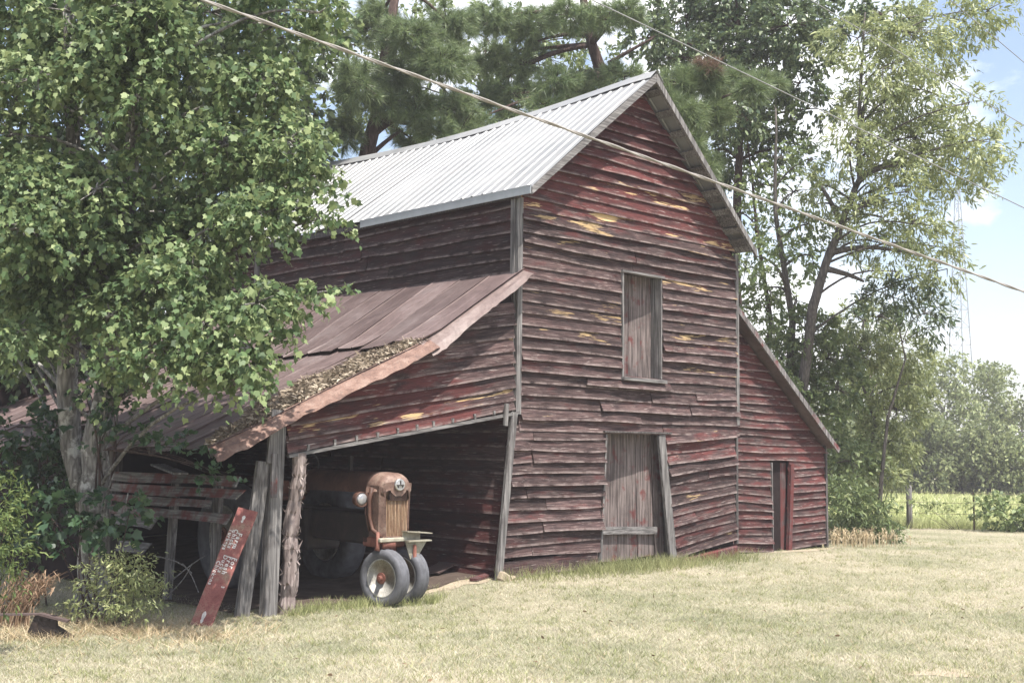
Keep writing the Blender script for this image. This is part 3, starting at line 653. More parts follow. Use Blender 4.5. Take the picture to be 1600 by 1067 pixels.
# ---------------------------------------------------------------- tractor
TX, TY = -1.95, .05
tz = gz(TX, TY)
tr = empty('tractor', (TX, TY, tz), rad(-3)); tag(tr, 'old rusty orange tractor with narrow twin front wheels parked in the open lean-to', 'tractor')
def tw(x, r, w, rr_, y=0, tread=3):
    tp = MB(); prof = [(-w * .30, rr_), (-w * .46, rr_ + (r - rr_) * .25), (-w * .5, rr_ + (r - rr_) * .55), (-w * .44, r * .955)]
    if tread == 3: prof += [(-w * .34, r * .985), (-w * .26, r * .985), (-w * .22, r * .955), (-w * .14, r * .955), (-w * .09, r), (w * .09, r), (w * .14, r * .955), (w * .22, r * .955), (w * .26, r * .985), (w * .34, r * .985)]
    else: prof += [(-w * .3, r), (w * .3, r)]
    prof += [(w * .44, r * .955), (w * .5, rr_ + (r - rr_) * .55), (w * .46, rr_ + (r - rr_) * .25), (w * .30, rr_)]
    wl = tp.lathe((x, y, r - .012), prof, 36).build('wheel', M['rubber'], tr, True)
    rim = MB().lathe((x, y, r - .012), [(-w * .33, rr_ + .012), (-w * .36, rr_ * .98), (-w * .22, rr_ * .9), (-w * .12, rr_ * .8), (-w * .10, rr_ * .45), (-w * .16, rr_ * .38), (w * .1, rr_ * .38), (w * .33, rr_ + .012)], 30).build('rim', M['rim'], wl, True)
    hub = MB().lathe((x, y, r - .012), [(-w * .62, 0.0), (-w * .60, rr_ * .12), (-w * .40, rr_ * .16), (-w * .38, rr_ * .3), (-w * .1, rr_ * .34)], 14)
    for k in range(6): a = k * math.pi / 3; hub.lathe((x, y + math.cos(a) * rr_ * .36, r - .012 + math.sin(a) * rr_ * .36), [(-w * .26, .011), (-w * .1, .011)], 6)
    hub.build('hub', M['trust'], wl)
    sl2 = MB()
    for a0 in (.3, 1.9, 3.5, 5.1):
        sl2.tube([(x - w * .125, y + math.cos(a0 + t) * rr_ * .68, r - .012 + math.sin(a0 + t) * rr_ * .68) for t in np.linspace(0, .55, 5)], .012, 6)
    sl2.build('rim_slots', M['tdark'], wl)['kind'] = 'stuff'
    return wl
for x in (-.16, .17): tw(x, .315, .165, .205, -.17).matrix_basis = Matrix.Translation((0, -.17, 0)) @ Matrix.Rotation(rad(13), 4, 'Z') @ Matrix.Translation((0, .17, 0))
MB().lathe((0, -.17, .303), [(-.2, .03), (.2, .03)], 10).build('front_axle', M['tdark'], tr)
MB().tube([(0, -.17, .28), (0, -.12, .45), (0, -.04, .66)], [.05, .06, .09], 10).build('pedestal', M['trust'], tr, True)
MB().box((0, .05, .68), (.34, .36, .12)).build('bolster', M['trust'], tr, bevel=.02)
# bonnet: rounded sections swept front to back
def section(wd, zb, zt, n=14):
    pts = [(-wd / 2, zb)]; 
    for k in range(n + 1):
        a = math.pi * (1 - k / n); pts.append((wd / 2 * np.sign(math.cos(a)) * abs(math.cos(a)) ** .70, zt - .22 + .22 * abs(math.sin(a)) ** .8))
    pts.append((wd / 2, zb)); return pts
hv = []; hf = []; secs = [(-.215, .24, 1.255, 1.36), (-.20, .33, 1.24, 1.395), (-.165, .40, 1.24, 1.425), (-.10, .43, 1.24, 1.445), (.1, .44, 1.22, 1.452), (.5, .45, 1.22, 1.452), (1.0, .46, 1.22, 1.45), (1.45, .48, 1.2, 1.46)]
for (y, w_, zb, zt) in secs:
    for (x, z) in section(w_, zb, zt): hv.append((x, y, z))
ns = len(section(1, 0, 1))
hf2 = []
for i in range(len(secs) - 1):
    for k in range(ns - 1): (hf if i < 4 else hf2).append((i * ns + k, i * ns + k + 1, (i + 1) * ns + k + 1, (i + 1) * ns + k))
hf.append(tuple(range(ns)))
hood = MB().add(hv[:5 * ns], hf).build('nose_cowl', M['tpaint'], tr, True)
MB().add([(x * .985, y + .006, z - .003) for (x, y, z) in hv[4 * ns:]], [tuple(q_ - 4 * ns for q_ in f_) for f_ in hf2]).build('bonnet', M['thood'], tr, True)  # rear bonnet: shade carried by its darker paint
# nose shell around the grille
ns_ = MB()
for s in (-1, 1):
    ns_.add([(s * .205, -.13, .74), (s * .15, -.215, .74), (s * .165, -.205, 1.27), (s * .213, -.15, 1.30), (s * .20, .05, .74), (s * .215, .05, 1.30), (s * .135, -.17, .74), (s * .15, -.17, 1.26)],
            [(0, 1, 2, 3), (0, 3, 5, 4), (1, 6, 7, 2)])
ns_.add([(-.19, -.19, 1.24), (-.10, -.215, 1.235), (-.045, -.222, 1.19), (.045, -.222, 1.19), (.10, -.215, 1.235), (.19, -.19, 1.24), (-.19, -.20, 1.33), (-.10, -.22, 1.345), (0, -.225, 1.35), (.10, -.22, 1.345), (.19, -.20, 1.33)],
        [(0, 1, 7, 6), (1, 2, 8, 7), (2, 3, 8), (3, 4, 9, 8), (4, 5, 10, 9)])
ns_.box((0, -.18, .735), (.40, .08, .03))
ns_.build('nose_shell', M['tpaint'], tr)
MB().box((0, .0, 1.0), (.36, .25, .50)).build('radiator', M['tdark'], tr)
for i in range(15):
    x = -.142 + i * .0203; zt = 1.245 - .05 * max(0, 1 - abs(x) / .08); MB().bar((x * .93, -.185, .75), (x, -.185, zt), .009, .02, (0, 1, 0)).build('grille_bar', M['brass'], tr)
em = MB().lathe((0, -.238, 1.315), [(-.012, .052), (-.016, .06), (.0, .068), (.03, .064)], 24, 'y').build('emblem', M['chrome'], tr, True)
MB().lathe((0, -.250, 1.315), [(-.004, .0), (0, .051), (.012, .051)], 20, 'y').build('emblem_plate', M['lens'], em)
MB().box((0, -.256, 1.312), (.098, .006, .008)).box((0, -.256, 1.34), (.012, .006, .04)).box((-.03, -.256, 1.295), (.012, .006, .022)).box((.03, -.256, 1.295), (.012, .006, .022)).build('emblem_mark', M['tdark'], em)
for s in (-1,):
    lp = MB().lathe((s * .33, .06, 1.15), [(-.05, .072), (-.060, .082), (-.03, .086), (.03, .078), (.085, .04), (.10, 0)], 20, 'y').build('headlight', M['thood'], tr, True)
    MB().lathe((s * .33, .06, 1.15), [(-.062, .0), (-.060, .04), (-.05, .074)], 20, 'y').build('lens', M['lens'], lp, True)
    MB().tube([(s * .33, .08, 1.15), (s * .28, .10, 1.2), (s * .2, .10, 1.18)], .014, 6).build('bracket', M['tdark'], lp)
# side plumbing on the left of the nose
MB().tube([(-.22, -.02, 1.28), (-.25, -.02, 1.15), (-.24, -.01, .95), (-.23, -.06, .82), (-.18, -.18, .74)], [.03, .022, .024, .022, .03], 8).tube([(-.23, .07, 1.22), (-.25, .05, 1.0), (-.22, .02, .8)], .014, 6).build('hose', M['thood'], tr, True)
MB().tube([(-.24, -.18, .80), (-.25, -.2, .66), (-.26, -.2, .60)], [.02, .022, .035], 8).tube([(-.2, -.2, .66), (-.05, -.22, .66)], .045, 10).build('steering_arm', M['trust'], tr, True)
MB().box((-.08, -.235, .715), (.36, .05, .045)).build('front_bar', M['olive'], tr, bevel=.008)
MB().box((.20, -.30, .70), (.32, .14, .014)).box((.22, -.28, .79), (.34, .12, .012), Matrix.Rotation(.08, 3, 'Y')).box((.17, -.24, .75), (.24, .012, .09)).add([(.04, -.31, .70), (.34, -.31, .70), (.20, -.31, .50), (.11, -.31, .50), (.04, -.295, .70), (.34, -.295, .70), (.20, -.295, .50), (.11, -.295, .50)], [(0, 1, 2, 3), (7, 6, 5, 4), (0, 4, 5, 1), (1, 5, 6, 2), (2, 6, 7, 3), (3, 7, 4, 0)]).build('front_bracket', M['olive'], tr)
MB().tube([(.155, -.33, .66), (.155, -.33, .46)], [.018, .024], 8).build('pin', M['trust'], tr)
MB().box((0, .75, .82), (.34, 1.3, .36)).box((0, 1.7, .75), (.5, .8, .5)).build('engine_block', M['tdark'], tr, bevel=.03)
MB().tube([(.1, .9, 1.45), (.1, .9, 1.62)], .03, 8).build('exhaust', M['tdark'], tr)
MB().lathe((0, 2.25, .64), [(-.85, .06), (.85, .06)], 10).build('rear_axle', M['tdark'], tr)
for x in (-.72, .72): tw(x, .64, .32, .36, 2.25, 0)
MB().tube([(0, 1.45, 1.3), (0, 1.75, 1.5)], .018, 6).tube([(.2 * math.cos(a), 1.77 + .1 * math.sin(a) * .5, 1.5 + .18 * math.sin(a)) for a in np.linspace(0, 2 * math.pi, 17)], .013, 6, False).build('steering_wheel', M['tdark'], tr)
MB().box((0, 2.3, 1.08), (.46, .4, .06)).box((0, 2.52, 1.18), (.46, .05, .2)).build('seat', M['trust'], tr, bevel=.02)

# ---------------------------------------------------------------- sign board leaning on the post
sb0 = at(313, 968, 11.55); sb1 = at(388, 797, 12.02)
sb0.z = gz(sb0.x, sb0.y) - .03
ax = (sb1 - sb0); sl_len = ax.length; zx = ax.normalized(); wx = CR.copy(); wx = (wx - zx * wx.dot(zx)).normalized(); nx_ = wx.cross(zx)
if nx_.dot(CAM - sb0) < 0: nx_ = -nx_
sgn_ = bpy.data.objects.new('painted_sign', None); COL.objects.link(sgn_)
tag(sgn_, 'red plank sign with white hand lettering leaning against the grey post', 'sign')
ry = zx.cross(wx)
sgn_.matrix_basis = Matrix(((wx.x, ry.x, zx.x, sb0.x), (wx.y, ry.y, zx.y, sb0.y), (wx.z, ry.z, zx.z, sb0.z), (0, 0, 0, 1)))
fy = 1 if ry.dot(nx_) > 0 else -1
SW = .205
pl_ = MB()
m_ = 9
for i in range(m_):
    t = i / (m_ - 1); j = random.uniform(-.004, .004); y0 = .02 * math.sin(t * 3.1) * fy
    pl_.v += [(-SW / 2 + j, y0 - .011, t * sl_len), (SW / 2 + j, y0 - .011, t * sl_len + .01), (SW / 2 + j, y0 + .011, t * sl_len + .01), (-SW / 2 + j, y0 + .011, t * sl_len)]
for i in range(m_ - 1):
    for k in range(4): pl_.f.append((4 * i + k, 4 * i + (k + 1) % 4, 4 * i + 4 + (k + 1) % 4, 4 * i + 4 + k))
pl_.f += [(3, 2, 1, 0), tuple(4 * (m_ - 1) + k for k in range(4))]
pl_.build('plank', M['signred'], sgn_)
def lettering(txt, x, zt, size):
    cu = bpy.data.curves.new('lettering', 'FONT'); cu.body = txt; cu.size = size; cu.align_x = 'LEFT'; cu.offset = .0016; cu.extrude = .001; cu.space_character = 1.28; cu.materials.append(M['white'])
    o = bpy.data.objects.new('lettering', cu); COL.objects.link(o); o.parent = sgn_
    yy = fy * (.0135 + .02 * math.sin(((zt - .25) / sl_len) * 3.1))
    # text runs down the board; letter tops point to the viewer's right
    X = Vector((0, 0, -1)); Yv = Vector((1, 0, 0)); Zv = X.cross(Yv)
    mtx = Matrix(((X.x, Yv.x, Zv.x, x), (X.y, Yv.y, Zv.y, yy), (X.z, Yv.z, Zv.z, zt), (0, 0, 0, 1)))
    me = bpy.data.meshes.new_from_object(o); bpy.data.objects.remove(o); o = link('lettering', me, None, sgn_); o.matrix_basis = mtx; return o
for (t_, x_, z_, sz_) in (('For', .047, .60, .066), ('Sale', .047, .455, .066), ('Farm', 0, .80, .066), ('Fresh', 0, .60, .066), ('Eggs', 0, .36, .066), ('Chicks', -.046, .82, .058), ('Ducks', -.046, .60, .058), ('Turkeys', -.090, .81, .052), ('Chickens', -.090, .54, .052)):
    lettering(t_, x_, sl_len * z_, sz_)
for (zc, rx, rz) in ((.925, .016, .028), (.895, .013, .013), (.10, .018, .05), (.06, .014, .02)):
    MB().add([(rx * math.cos(a) * (1 + .2 * math.sin(3 * a)) - .01, fy * (.014 + .02 * math.sin(zc * 3.1)), zc * sl_len + rz * math.sin(a)) for a in np.linspace(0, 2 * math.pi, 14, endpoint=False)], [tuple(range(14))]).build('paint_blot', M['white'], sgn_)

# ---------------------------------------------------------------- debris near the barn
pq = at(72, 965, 10.6); pz = gz(pq.x, pq.y)
pg = empty('plough', (pq.x, pq.y, pz)); tag(pg, 'rusty iron plough half sunk in dry grass beside the tall brown stems', 'plough')
bd = CR.copy(); bd.z = 0; bd.normalize()
def PL(a, h, d=0): return bd * a + Vector((0, 0, h)) + FN * d
MB().bar(PL(-.75, .20), PL(-.05, .22), .05, .016, (0, 0, 1)).bar(PL(-.05, .22), PL(.20, .16), .07, .02, (0, 0, 1)).build('beam', M['rust'], pg)
MB().add([PL(-.10, .21), PL(.08, .21), PL(.10, .02), PL(-.06, -.02), PL(-.16, .06), PL(-.10, .21, .04), PL(.08, .21, .04), PL(.10, .02, .08), PL(-.06, -.02, .1), PL(-.16, .06, .06)], [(0, 1, 2, 3, 4), (9, 8, 7, 6, 5), (0, 5, 6, 1), (1, 6, 7, 2), (2, 7, 8, 3), (3, 8, 9, 4), (4, 9, 5, 0)]).build('share', M['tdark'], pg)
MB().bar(PL(.08, .1, .02), PL(.22, .0, .06), .05, .05).build('foot', M['tdark'], pg)
q = MB().bar((-.62, .05, gz(-.6, .05) + .03), (-.22, .22, gz(-.2, .2) + .035), .11, .03).build('loose_plank', M['redplank']); tag(q, 'short red plank lying flat on bare soil by the jamb', 'plank')
q = MB().bar((-.62, .85, gz(-.6, .8) + .05), (-.25, .95, gz(-.3, .9) + .12), .25, .02).build('tin_sheet', M['rust']); tag(q, 'dark bent tin sheet lying inside the shed beside the twin wheels', 'tin sheet')
q = MB().box((-.30, -.14, .03), (.16, .10, .12), Matrix.Rotation(.5, 3, 'Y')).box((-.2, -.15, .01), (.14, .09, .06), Matrix.Rotation(-.3, 3, 'Y')).build('stone_block', M['soil'], bevel=.02); tag(q, 'pale broken footing stone under the leaning jamb', 'stone')

# ---------------------------------------------------------------- wires, mast, fence
def wire(pts, r, mat, name, label, cat='cable', sag=0.0):
    mb = MB(); n = 28; a, b = Vector(pts[0]), Vector(pts[1]); P = [a + (b - a) * (i / n) - Vector((0, 0, sag * 4 * (i / n) * (1 - i / n))) for i in range(n + 1)]
    mb.tube(P, r, 8); o = mb.build(name, mat, None, True); return tag(o, label, cat)
def twisted(pts, name, label):
    a, b = Vector(pts[0]), Vector(pts[1]); d = (b - a); ln = d.length; d.normalize(); u = d.orthogonal().normalized(); v = d.cross(u); n = int(ln / .05); mb = MB()
    for ph, r in ((0, .0085), (math.pi, .0070)):
        mb.tube([a + d * (ln * i / n) + (u * math.cos(ph + i * .55) + v * math.sin(ph + i * .55)) * .0062 for i in range(n + 1)], r, 6)
    return tag(mb.build(name, M['cable'], None, True), label, 'cable')
def ext(a, b, da, db): a = Vector(a); b = Vector(b); return a + (a - b) * da, b + (b - a) * db
twisted(ext(at(310, -2, 8.2), at(1600, 456, 11.2), .25, .4), 'service_cable', 'thick pale twisted service cable crossing in front of the gable')
wire(ext(at(920, -2, 15), at(1600, 325, 17), .3, .4), .0075, M['wire'], 'overhead_wire', 'thin wire passing just above the gable peak')
wire(ext(at(1262, -2, 16), at(1600, 196, 17.5), .5, .5), .006, M['wire'], 'overhead_wire', 'thin wire over the tall right hand tree')
wire(ext(at(1482, -2, 16), at(1600, 98, 17.5), 1, 1), .006, M['wire'], 'overhead_wire', 'thin wire cutting the blue corner of the sky, rightmost')
# lattice mast
mp_ = at(1503.5, 640, 150); mast = empty('lattice_mast', (mp_.x, mp_.y, gz(mp_.x, mp_.y)))
tag(mast, 'tall pale lattice mast rising behind the far wood', 'mast')
HM = at(1492, 285, 150).z - gz(mp_.x, mp_.y); H0 = 0
def leg(k, z):
    a = rad(-43 + 15) + k * 2 * math.pi / 3; r = 2.35 * (1 - z / HM) + .30 * (z / HM); return Vector((r * math.cos(a), r * math.sin(a), z))
for k in range(3): MB().tube([leg(k, 0), leg(k, HM)], [.085, .06], 5).build('mast_leg', M['steel'], mast)
nb = 16
for i in range(nb):
    z0, z1 = HM * i / nb, HM * (i + 1) / nb
    for k in range(3):
        MB().tube([leg(k, z0), leg((k + 1) % 3, z1)], .032, 4).build('brace', M['steel'], mast)
        MB().tube([leg(k, z1), leg((k + 1) % 3, z1)], .03, 4).build('strut', M['steel'], mast)
fp = at(1421, 824, 27.4); fz = gz(fp.x, fp.y)
q = MB().tube([(fp.x, fp.y, fz - .2), (fp.x + .01, fp.y, fz + .5), (fp.x, fp.y, fz + .95), (fp.x, fp.y, fz + .985)], [.07, .068, .066, .05], 12, True, .05).build('fence_post', M['grey'], None, True); tag(q, 'round grey wooden fence post at the edge of the field', 'fence post')
tpn = at(1523, 829, 27.0); tzz = gz(tpn.x, tpn.y)
q = MB().box((tpn.x, tpn.y, tzz + .35), (.03, .012, 1.0)).box((tpn.x, tpn.y + .015, tzz + .35), (.012, .03, 1.0)).build('steel_fence_post', M['tpost']); tag(q, 'thin dark steel fence post beside the leafy bush', 'fence post')
fence_dir = (tpn - fp); fence_dir.z = 0; fence_dir.normalize()
for j, h in enumerate((.35, .6, .82)):
    a = Vector((fp.x, fp.y, fz + h)) - fence_dir * 6; b = Vector((tpn.x, tpn.y, tzz + h)) + fence_dir * 14
    wire((a, b), .005, M['tpost'], 'fence_wire', ('lowest strand of the field fence', 'middle strand of the field fence', 'top strand of the field fence')[j], 'wire')

# ================================================================ vegetation
def leaf_shape(kind):
    if kind == 'lobed':
        an = [0, 26, 55, 78, 105, 140, 180, 220, 255, 282, 305, 334]; r = [1.05, .66, .88, .60, .66, .48, .32, .48, .66, .60, .88, .66]
        return np.array([(math.cos(rad(a)) * q, math.sin(rad(a)) * q, -.10 * q * q) for a, q in zip(an, r)]) * .62 + np.array((.35, 0, 0))
    if kind == 'ivy': return np.array([(0, 0, 0), (.25, -.5, -.05), (.55, -.28, 0), (1.0, 0, -.12), (.55, .28, 0), (.25, .5, -.05)])
    if kind == 'lance': return np.array([(0, 0, 0), (.35, -.15, .02), (.75, -.11, -.03), (1, 0, -.12), (.75, .11, -.03), (.35, .15, .02)])
    if kind == 'oval': return np.array([(0, 0, 0), (.3, -.26, .02), (.75, -.2, -.02), (1, 0, -.08), (.75, .2, -.02), (.3, .26, .02)])
    if kind == 'quad': return np.array([(0, 0, 0), (.5, -.36, .05), (1, 0, -.05), (.5, .36, .05)])
def frames(d, roll):
    d = d / np.linalg.norm(d, axis=1, keepdims=True); up = np.tile((0, 0, 1.), (len(d), 1)); up[np.abs(d[:, 2]) > .95] = (1, 0, 0)
    s = np.cross(up, d); s /= np.linalg.norm(s, axis=1, keepdims=True); n = np.cross(d, s); c, q = np.cos(roll)[:, None], np.sin(roll)[:, None]
    return np.stack([d, s * c + n * q, n * c - s * q], 1)       # rows: x,y,z axes
def place(P, pos, B, sc):
    n, k = len(pos), len(P); f1, f2 = RNG.normal(.12, .28, (n, 1)), RNG.normal(-.12, .22, (n, 1)); Q = np.repeat(P[None], n, 0); Q[..., 2] += f1 * np.abs(P[None, :, 1]) + f2 * P[None, :, 0] ** 2; Q[..., 1] *= RNG.uniform(.7, 1.1, (n, 1))
    V = (Q * sc[:, None, None]) @ B + pos[:, None, :]
    return V.reshape(-1, 3), np.arange(n * k).reshape(n, k)
def sprigs(cent, outdir, kind, per, length, size, spread_=.5, droop=.35, rng=RNG, hang=.35):
    """cent (n,3) twig starts, outdir (n,3); leaves set along each twig"""
    n = len(cent); t = rng.uniform(.05, 1, (n, per)); d = outdir / np.linalg.norm(outdir, axis=1, keepdims=True)
    ll = length * rng.uniform(.6, 1.3, (n, 1)); pos = cent[:, None] + d[:, None] * (t * ll)[..., None]; pos[..., 2] -= droop * ll * t ** 2
    pos += rng.normal(0, .10 * length, pos.shape)
    ld = d[:, None] * .7 + rng.normal(0, spread_, (n, per, 3)); ld[..., 2] -= hang; roll = rng.normal(0, .75, n * per)
    return place(leaf_shape(kind), pos.reshape(-1, 3), frames(ld.reshape(-1, 3), roll), size * rng.uniform(.45, 1.3, n * per))
def lobe_points(lobes, density, rng=RNG, shell=.45):
    """lobes: (px,py,rx,ry,depth,rz m); returns twig starts + outward dirs"""
    C = []; D = []
    for (x, y, rx, ry, dep, rz, k) in lobes:
        n = max(3, int(density * k * rx * ry / 1000)); u = rng.normal(0, 1, (n, 3)); u /= np.linalg.norm(u, axis=1, keepdims=True); r = rng.uniform(shell, 1, (n, 1)) ** .6
        c = at(x, y, dep); mx, my = rx * dep / FPX, ry * dep / FPX
        o = (u[:, :1] * mx * np.array(CR)[None] + u[:, 1:2] * rz * np.array(CF)[None] + u[:, 2:] * my * np.array((0, 0, 1))[None])
        C.append(np.array(c)[None] + o * r); D.append(o + rng.normal(0, .3 * min(mx, my), o.shape) + np.array((0, 0, .05)))
    return np.concatenate(C), np.concatenate(D)
def limb(mb, a, b, r0, r1, sagz=.15, n=6, seg=6):
    a = Vector(a); b = Vector(b); d = (b - a).length; off = Vector((random.uniform(-1, 1), random.uniform(-1, 1), random.uniform(-.3, 1))) * d * .08
    mb.tube([a + (b - a) * (i / n) + off * math.sin(math.pi * i / n) + Vector((0, 0, sagz * d * math.sin(math.pi * i / n) * .5)) for i in range(n + 1)], [r0 + (r1 - r0) * i / n for i in range(n + 1)], seg, True, .06)
def tree(name, label, trunk, tr_r, lobes, leafmat, bark, kind, per, length, size, density, group=None, limbs=True, droop=.35, spread_=.5, twigs=.12, base_flare=1.5, limb_r=.35, cat='tree', extra=None, shell=.45, hang=.35):
    trunk = [Vector(q_) for q_ in trunk]; root = empty(name, trunk[0]); tag(root, label, cat, group)
    mb = MB(); n = len(trunk); rr_ = [tr_r * (1 - .86 * i / (n - 1)) for i in range(n)]
    pts = []; rs = []
    for i in range(n - 1):
        for s in range(4):
            t = s / 4; pts.append(trunk[i].lerp(trunk[i + 1], t) + Vector((random.uniform(-1, 1), random.uniform(-1, 1), 0)) * tr_r * .12); rs.append(rr_[i] + (rr_[i + 1] - rr_[i]) * t)
    pts.append(trunk[-1]); rs.append(rr_[-1]); rs[0] *= base_flare; rs[1] *= 1 + (base_flare - 1) * .3
    mb.tube(pts, rs, 14, True, .05)
    C, D = lobe_points(lobes, density, shell=shell)
    if limbs:
        for lb_ in lobes:
            c = at(lb_[0], lb_[1], lb_[4]); below = [i for i in range(len(pts)) if pts[i].z < c.z - .1 * (c - pts[i]).length]
            i = below[-1] if below else 0
            if below: i = min(below, key=lambda j: (pts[j] - c).length + .5 * abs(pts[j].z - (c.z - .5 * Vector((c.x - pts[j].x, c.y - pts[j].y)).length)))
            limb(mb, pts[i], c, min(rs[i] * .6, tr_r * limb_r), .012)
        for j in RNG.choice(len(C), int(len(C) * twigs), replace=False):
            lc = min(lobes, key=lambda q_: (at(q_[0], q_[1], q_[4]) - Vector(C[j])).length); limb(mb, at(lc[0], lc[1], lc[4]), C[j], .014, .004, .05, 3, 4)
    if extra: extra(mb)
    adopt(mb.build('trunk', bark, None, True), root)
    V, F = sprigs(C, D, kind, per, length, size, spread_, droop, hang=hang)
    cr_ = np_mesh('crown', V, F, leafmat); cr_['kind'] = 'stuff'; adopt(cr_, root); return root
J = lambda a: random.uniform(-a, a)
def lob(lst, dep, jd, rzf=.9, sh=1.0): return [(x, y, rx * sh, ry * sh, dep + J(jd), rzf * min(rx, ry) * dep / FPX * 1.3, 1.0) for (x, y, rx, ry) in lst]

# big lobed-leaf tree beside the lean-to, two stems
tb_ = at(150, 955, 12.25); tb_.z = gz(tb_.x, tb_.y) - .05
big = lob([(20, 40, 80, 50), (110, 20, 80, 50), (220, 30, 90, 50), (330, 20, 90, 45), (430, 40, 80, 60), (500, 20, 40, 40), (60, 120, 90, 50), (180, 120, 70, 45), (300, 110, 80, 55), (400, 130, 80, 60), (470, 130, 45, 50),
           (20, 210, 70, 50), (110, 210, 80, 45), (250, 200, 70, 55), (350, 220, 80, 60), (450, 220, 70, 50), (50, 290, 90, 50), (150, 300, 60, 45), (400, 290, 80, 40), (480, 285, 50, 35)], 12.6, .9, .9, .66)
big += lob([(90, 40, 60, 35), (160, 70, 60, 35), (130, 10, 60, 30), (215, 90, 50, 30), (250, 60, 50, 30), (60, 90, 50, 30)], 11.4, .3, .9, .85)
big += lob([(-120, -80, 100, 60), (60, -90, 90, 50), (240, -100, 90, 50), (400, -90, 70, 50), (-110, 120, 80, 90), (-110, 330, 80, 90)], 12.4, .8, .9, .9)
big += lob([(40, 370, 80, 45), (100, 270, 70, 35), (130, 400, 70, 50), (250, 340, 60, 45), (230, 400, 70, 45), (320, 370, 70, 50), (400, 340, 60, 40), (450, 330, 45, 25), (500, 352, 32, 12), (40, 450, 70, 50), (110, 480, 70, 45), (170, 520, 60, 35), (240, 470, 60, 45), (300, 450, 70, 50), (370, 440, 60, 45),
            (320, 530, 70, 45), (400, 500, 55, 40), (450, 490, 45, 25), (505, 482, 28, 9), (250, 570, 60, 35), (330, 590, 60, 35), (390, 570, 40, 40), (370, 625, 25, 16), (30, 540, 60, 40), (200, 600, 50, 30)], 11.9, .8, .9, .70)
big = [q_ for q_ in big if random.random() > .14]
big = [(x, y - 26 * float(sstep(250, 480, y)), rx, ry, max(10.7, 13.0 - 2.1 * max(y, -60) / 640) + J(.6), rz, k * random.uniform(.6, 1.2)) for (x, y, rx, ry, d, rz, k) in big]
big += lob([(0, 430, 70, 50), (90, 440, 70, 50), (180, 440, 70, 50), (-60, 480, 60, 50), (270, 420, 60, 50), (40, 350, 70, 50), (140, 350, 70, 50)], 14.2, .4, .9, .9)
big += lob([(0, 480, 60, 40), (70, 490, 60, 40), (-60, 500, 60, 40), (140, 490, 60, 40), (30, 540, 50, 25)], 15.8, .3, .9, .9)
big += lob([(200, 70, 40, 30), (215, 150, 36, 26), (190, 5, 50, 28), (150, 110, 36, 26), (245, 40, 36, 26), (210, 250, 26, 16)], 11.7, .2)
def stem2(mb):
    a = at(140, 800, 12.35); mb.tube([a, at(112, 700, 12.5), at(104, 600, 12.5), at(112, 480, 12.5), at(118, 330, 12.6), at(112, 160, 12.7), at(105, -20, 12.8)], [.12, .115, .11, .095, .085, .07, .05], 12, True, .06)
    for (x0, y0, x1, y1) in ((165, 690, 178, 560), (176, 695, 170, 600), (172, 692, 215, 640), (160, 800, 178, 740), (185, 830, 200, 770)): limb(mb, at(x0, y0, 12.05), at(x1, y1, 11.95), .012, .006, .03, 4, 5)
tree('sweetgum_tree', 'big leafy tree with two grey trunks standing beside the open lean-to', [tb_, at(146, 850, 12.25), at(150, 700, 12.2), at(172, 580, 12.25), at(190, 420, 12.3), at(205, 260, 12.4), at(212, 100, 12.5), at(215, -60, 12.6)], .175, big, M['leaf'], M['bark'], 'lobed', 14, .28, .080, 56, extra=stem2, limb_r=.13, twigs=.10, hang=.75, droop=.7)

# foliage standing behind the big tree
def bgtree(name, label, px, base_y, dep, lobes, mat, bark, kind='quad', size=.2, density=8, per=10, r=.16, group='trees behind the barn', jd=1.2, **k):
    b = at(px, base_y, dep); b.z = gz(b.x, b.y) - .05; top = at(lobes[0][0], lobes[0][1], dep)
    mid = b.lerp(top, .5); tree(name, label, [b, b.lerp(mid, .5), mid + Vector((J(.45), J(.45), 0)), mid.lerp(top, .5) + Vector((J(.35), J(.35), 0)), top], r, lob(lobes, dep, jd), mat, bark, kind, per, size * 2.2, size, density, group, **k)
bgtree('hardwood_tree', 'dark leafy tree filling the left edge behind the two trunks', 60, 760, 19, [(70, 30, 110, 80), (40, 160, 100, 80), (150, 130, 90, 80), (60, 300, 110, 80), (170, 280, 90, 80), (30, 430, 90, 70), (140, 420, 90, 60), (60, 540, 70, 40)], M['leafoak'], M['barkdk'], 'oval', .17, 20, 12)
bgtree('hardwood_tree', 'dark leafy tree behind the left part of the barn roof', 330, 700, 22, [(320, 20, 110, 70), (430, 60, 100, 70), (280, 150, 90, 80), (400, 170, 90, 70), (480, 160, 60, 70), (340, 280, 90, 70), (440, 240, 70, 50), (250, 300, 80, 70)], M['leafoak'], M['barkdk'], 'oval', .18, 20, 12)
bgtree('hardwood_tree', 'leafy tree filling the gap behind the pines above the barn ridge', 760, 720, 29, [(760, 60, 90, 60), (640, 40, 80, 60), (700, 120, 80, 50), (840, 90, 70, 50), (920, 60, 60, 50), (600, 130, 50, 50), (780, 150, 70, 30), (540, 70, 60, 60), (660, 190, 50, 25), (900, 150, 50, 25), (560, 170, 40, 40)], M['leafmid'], M['barkdk'], 'oval', .14, 24, 12, .15)
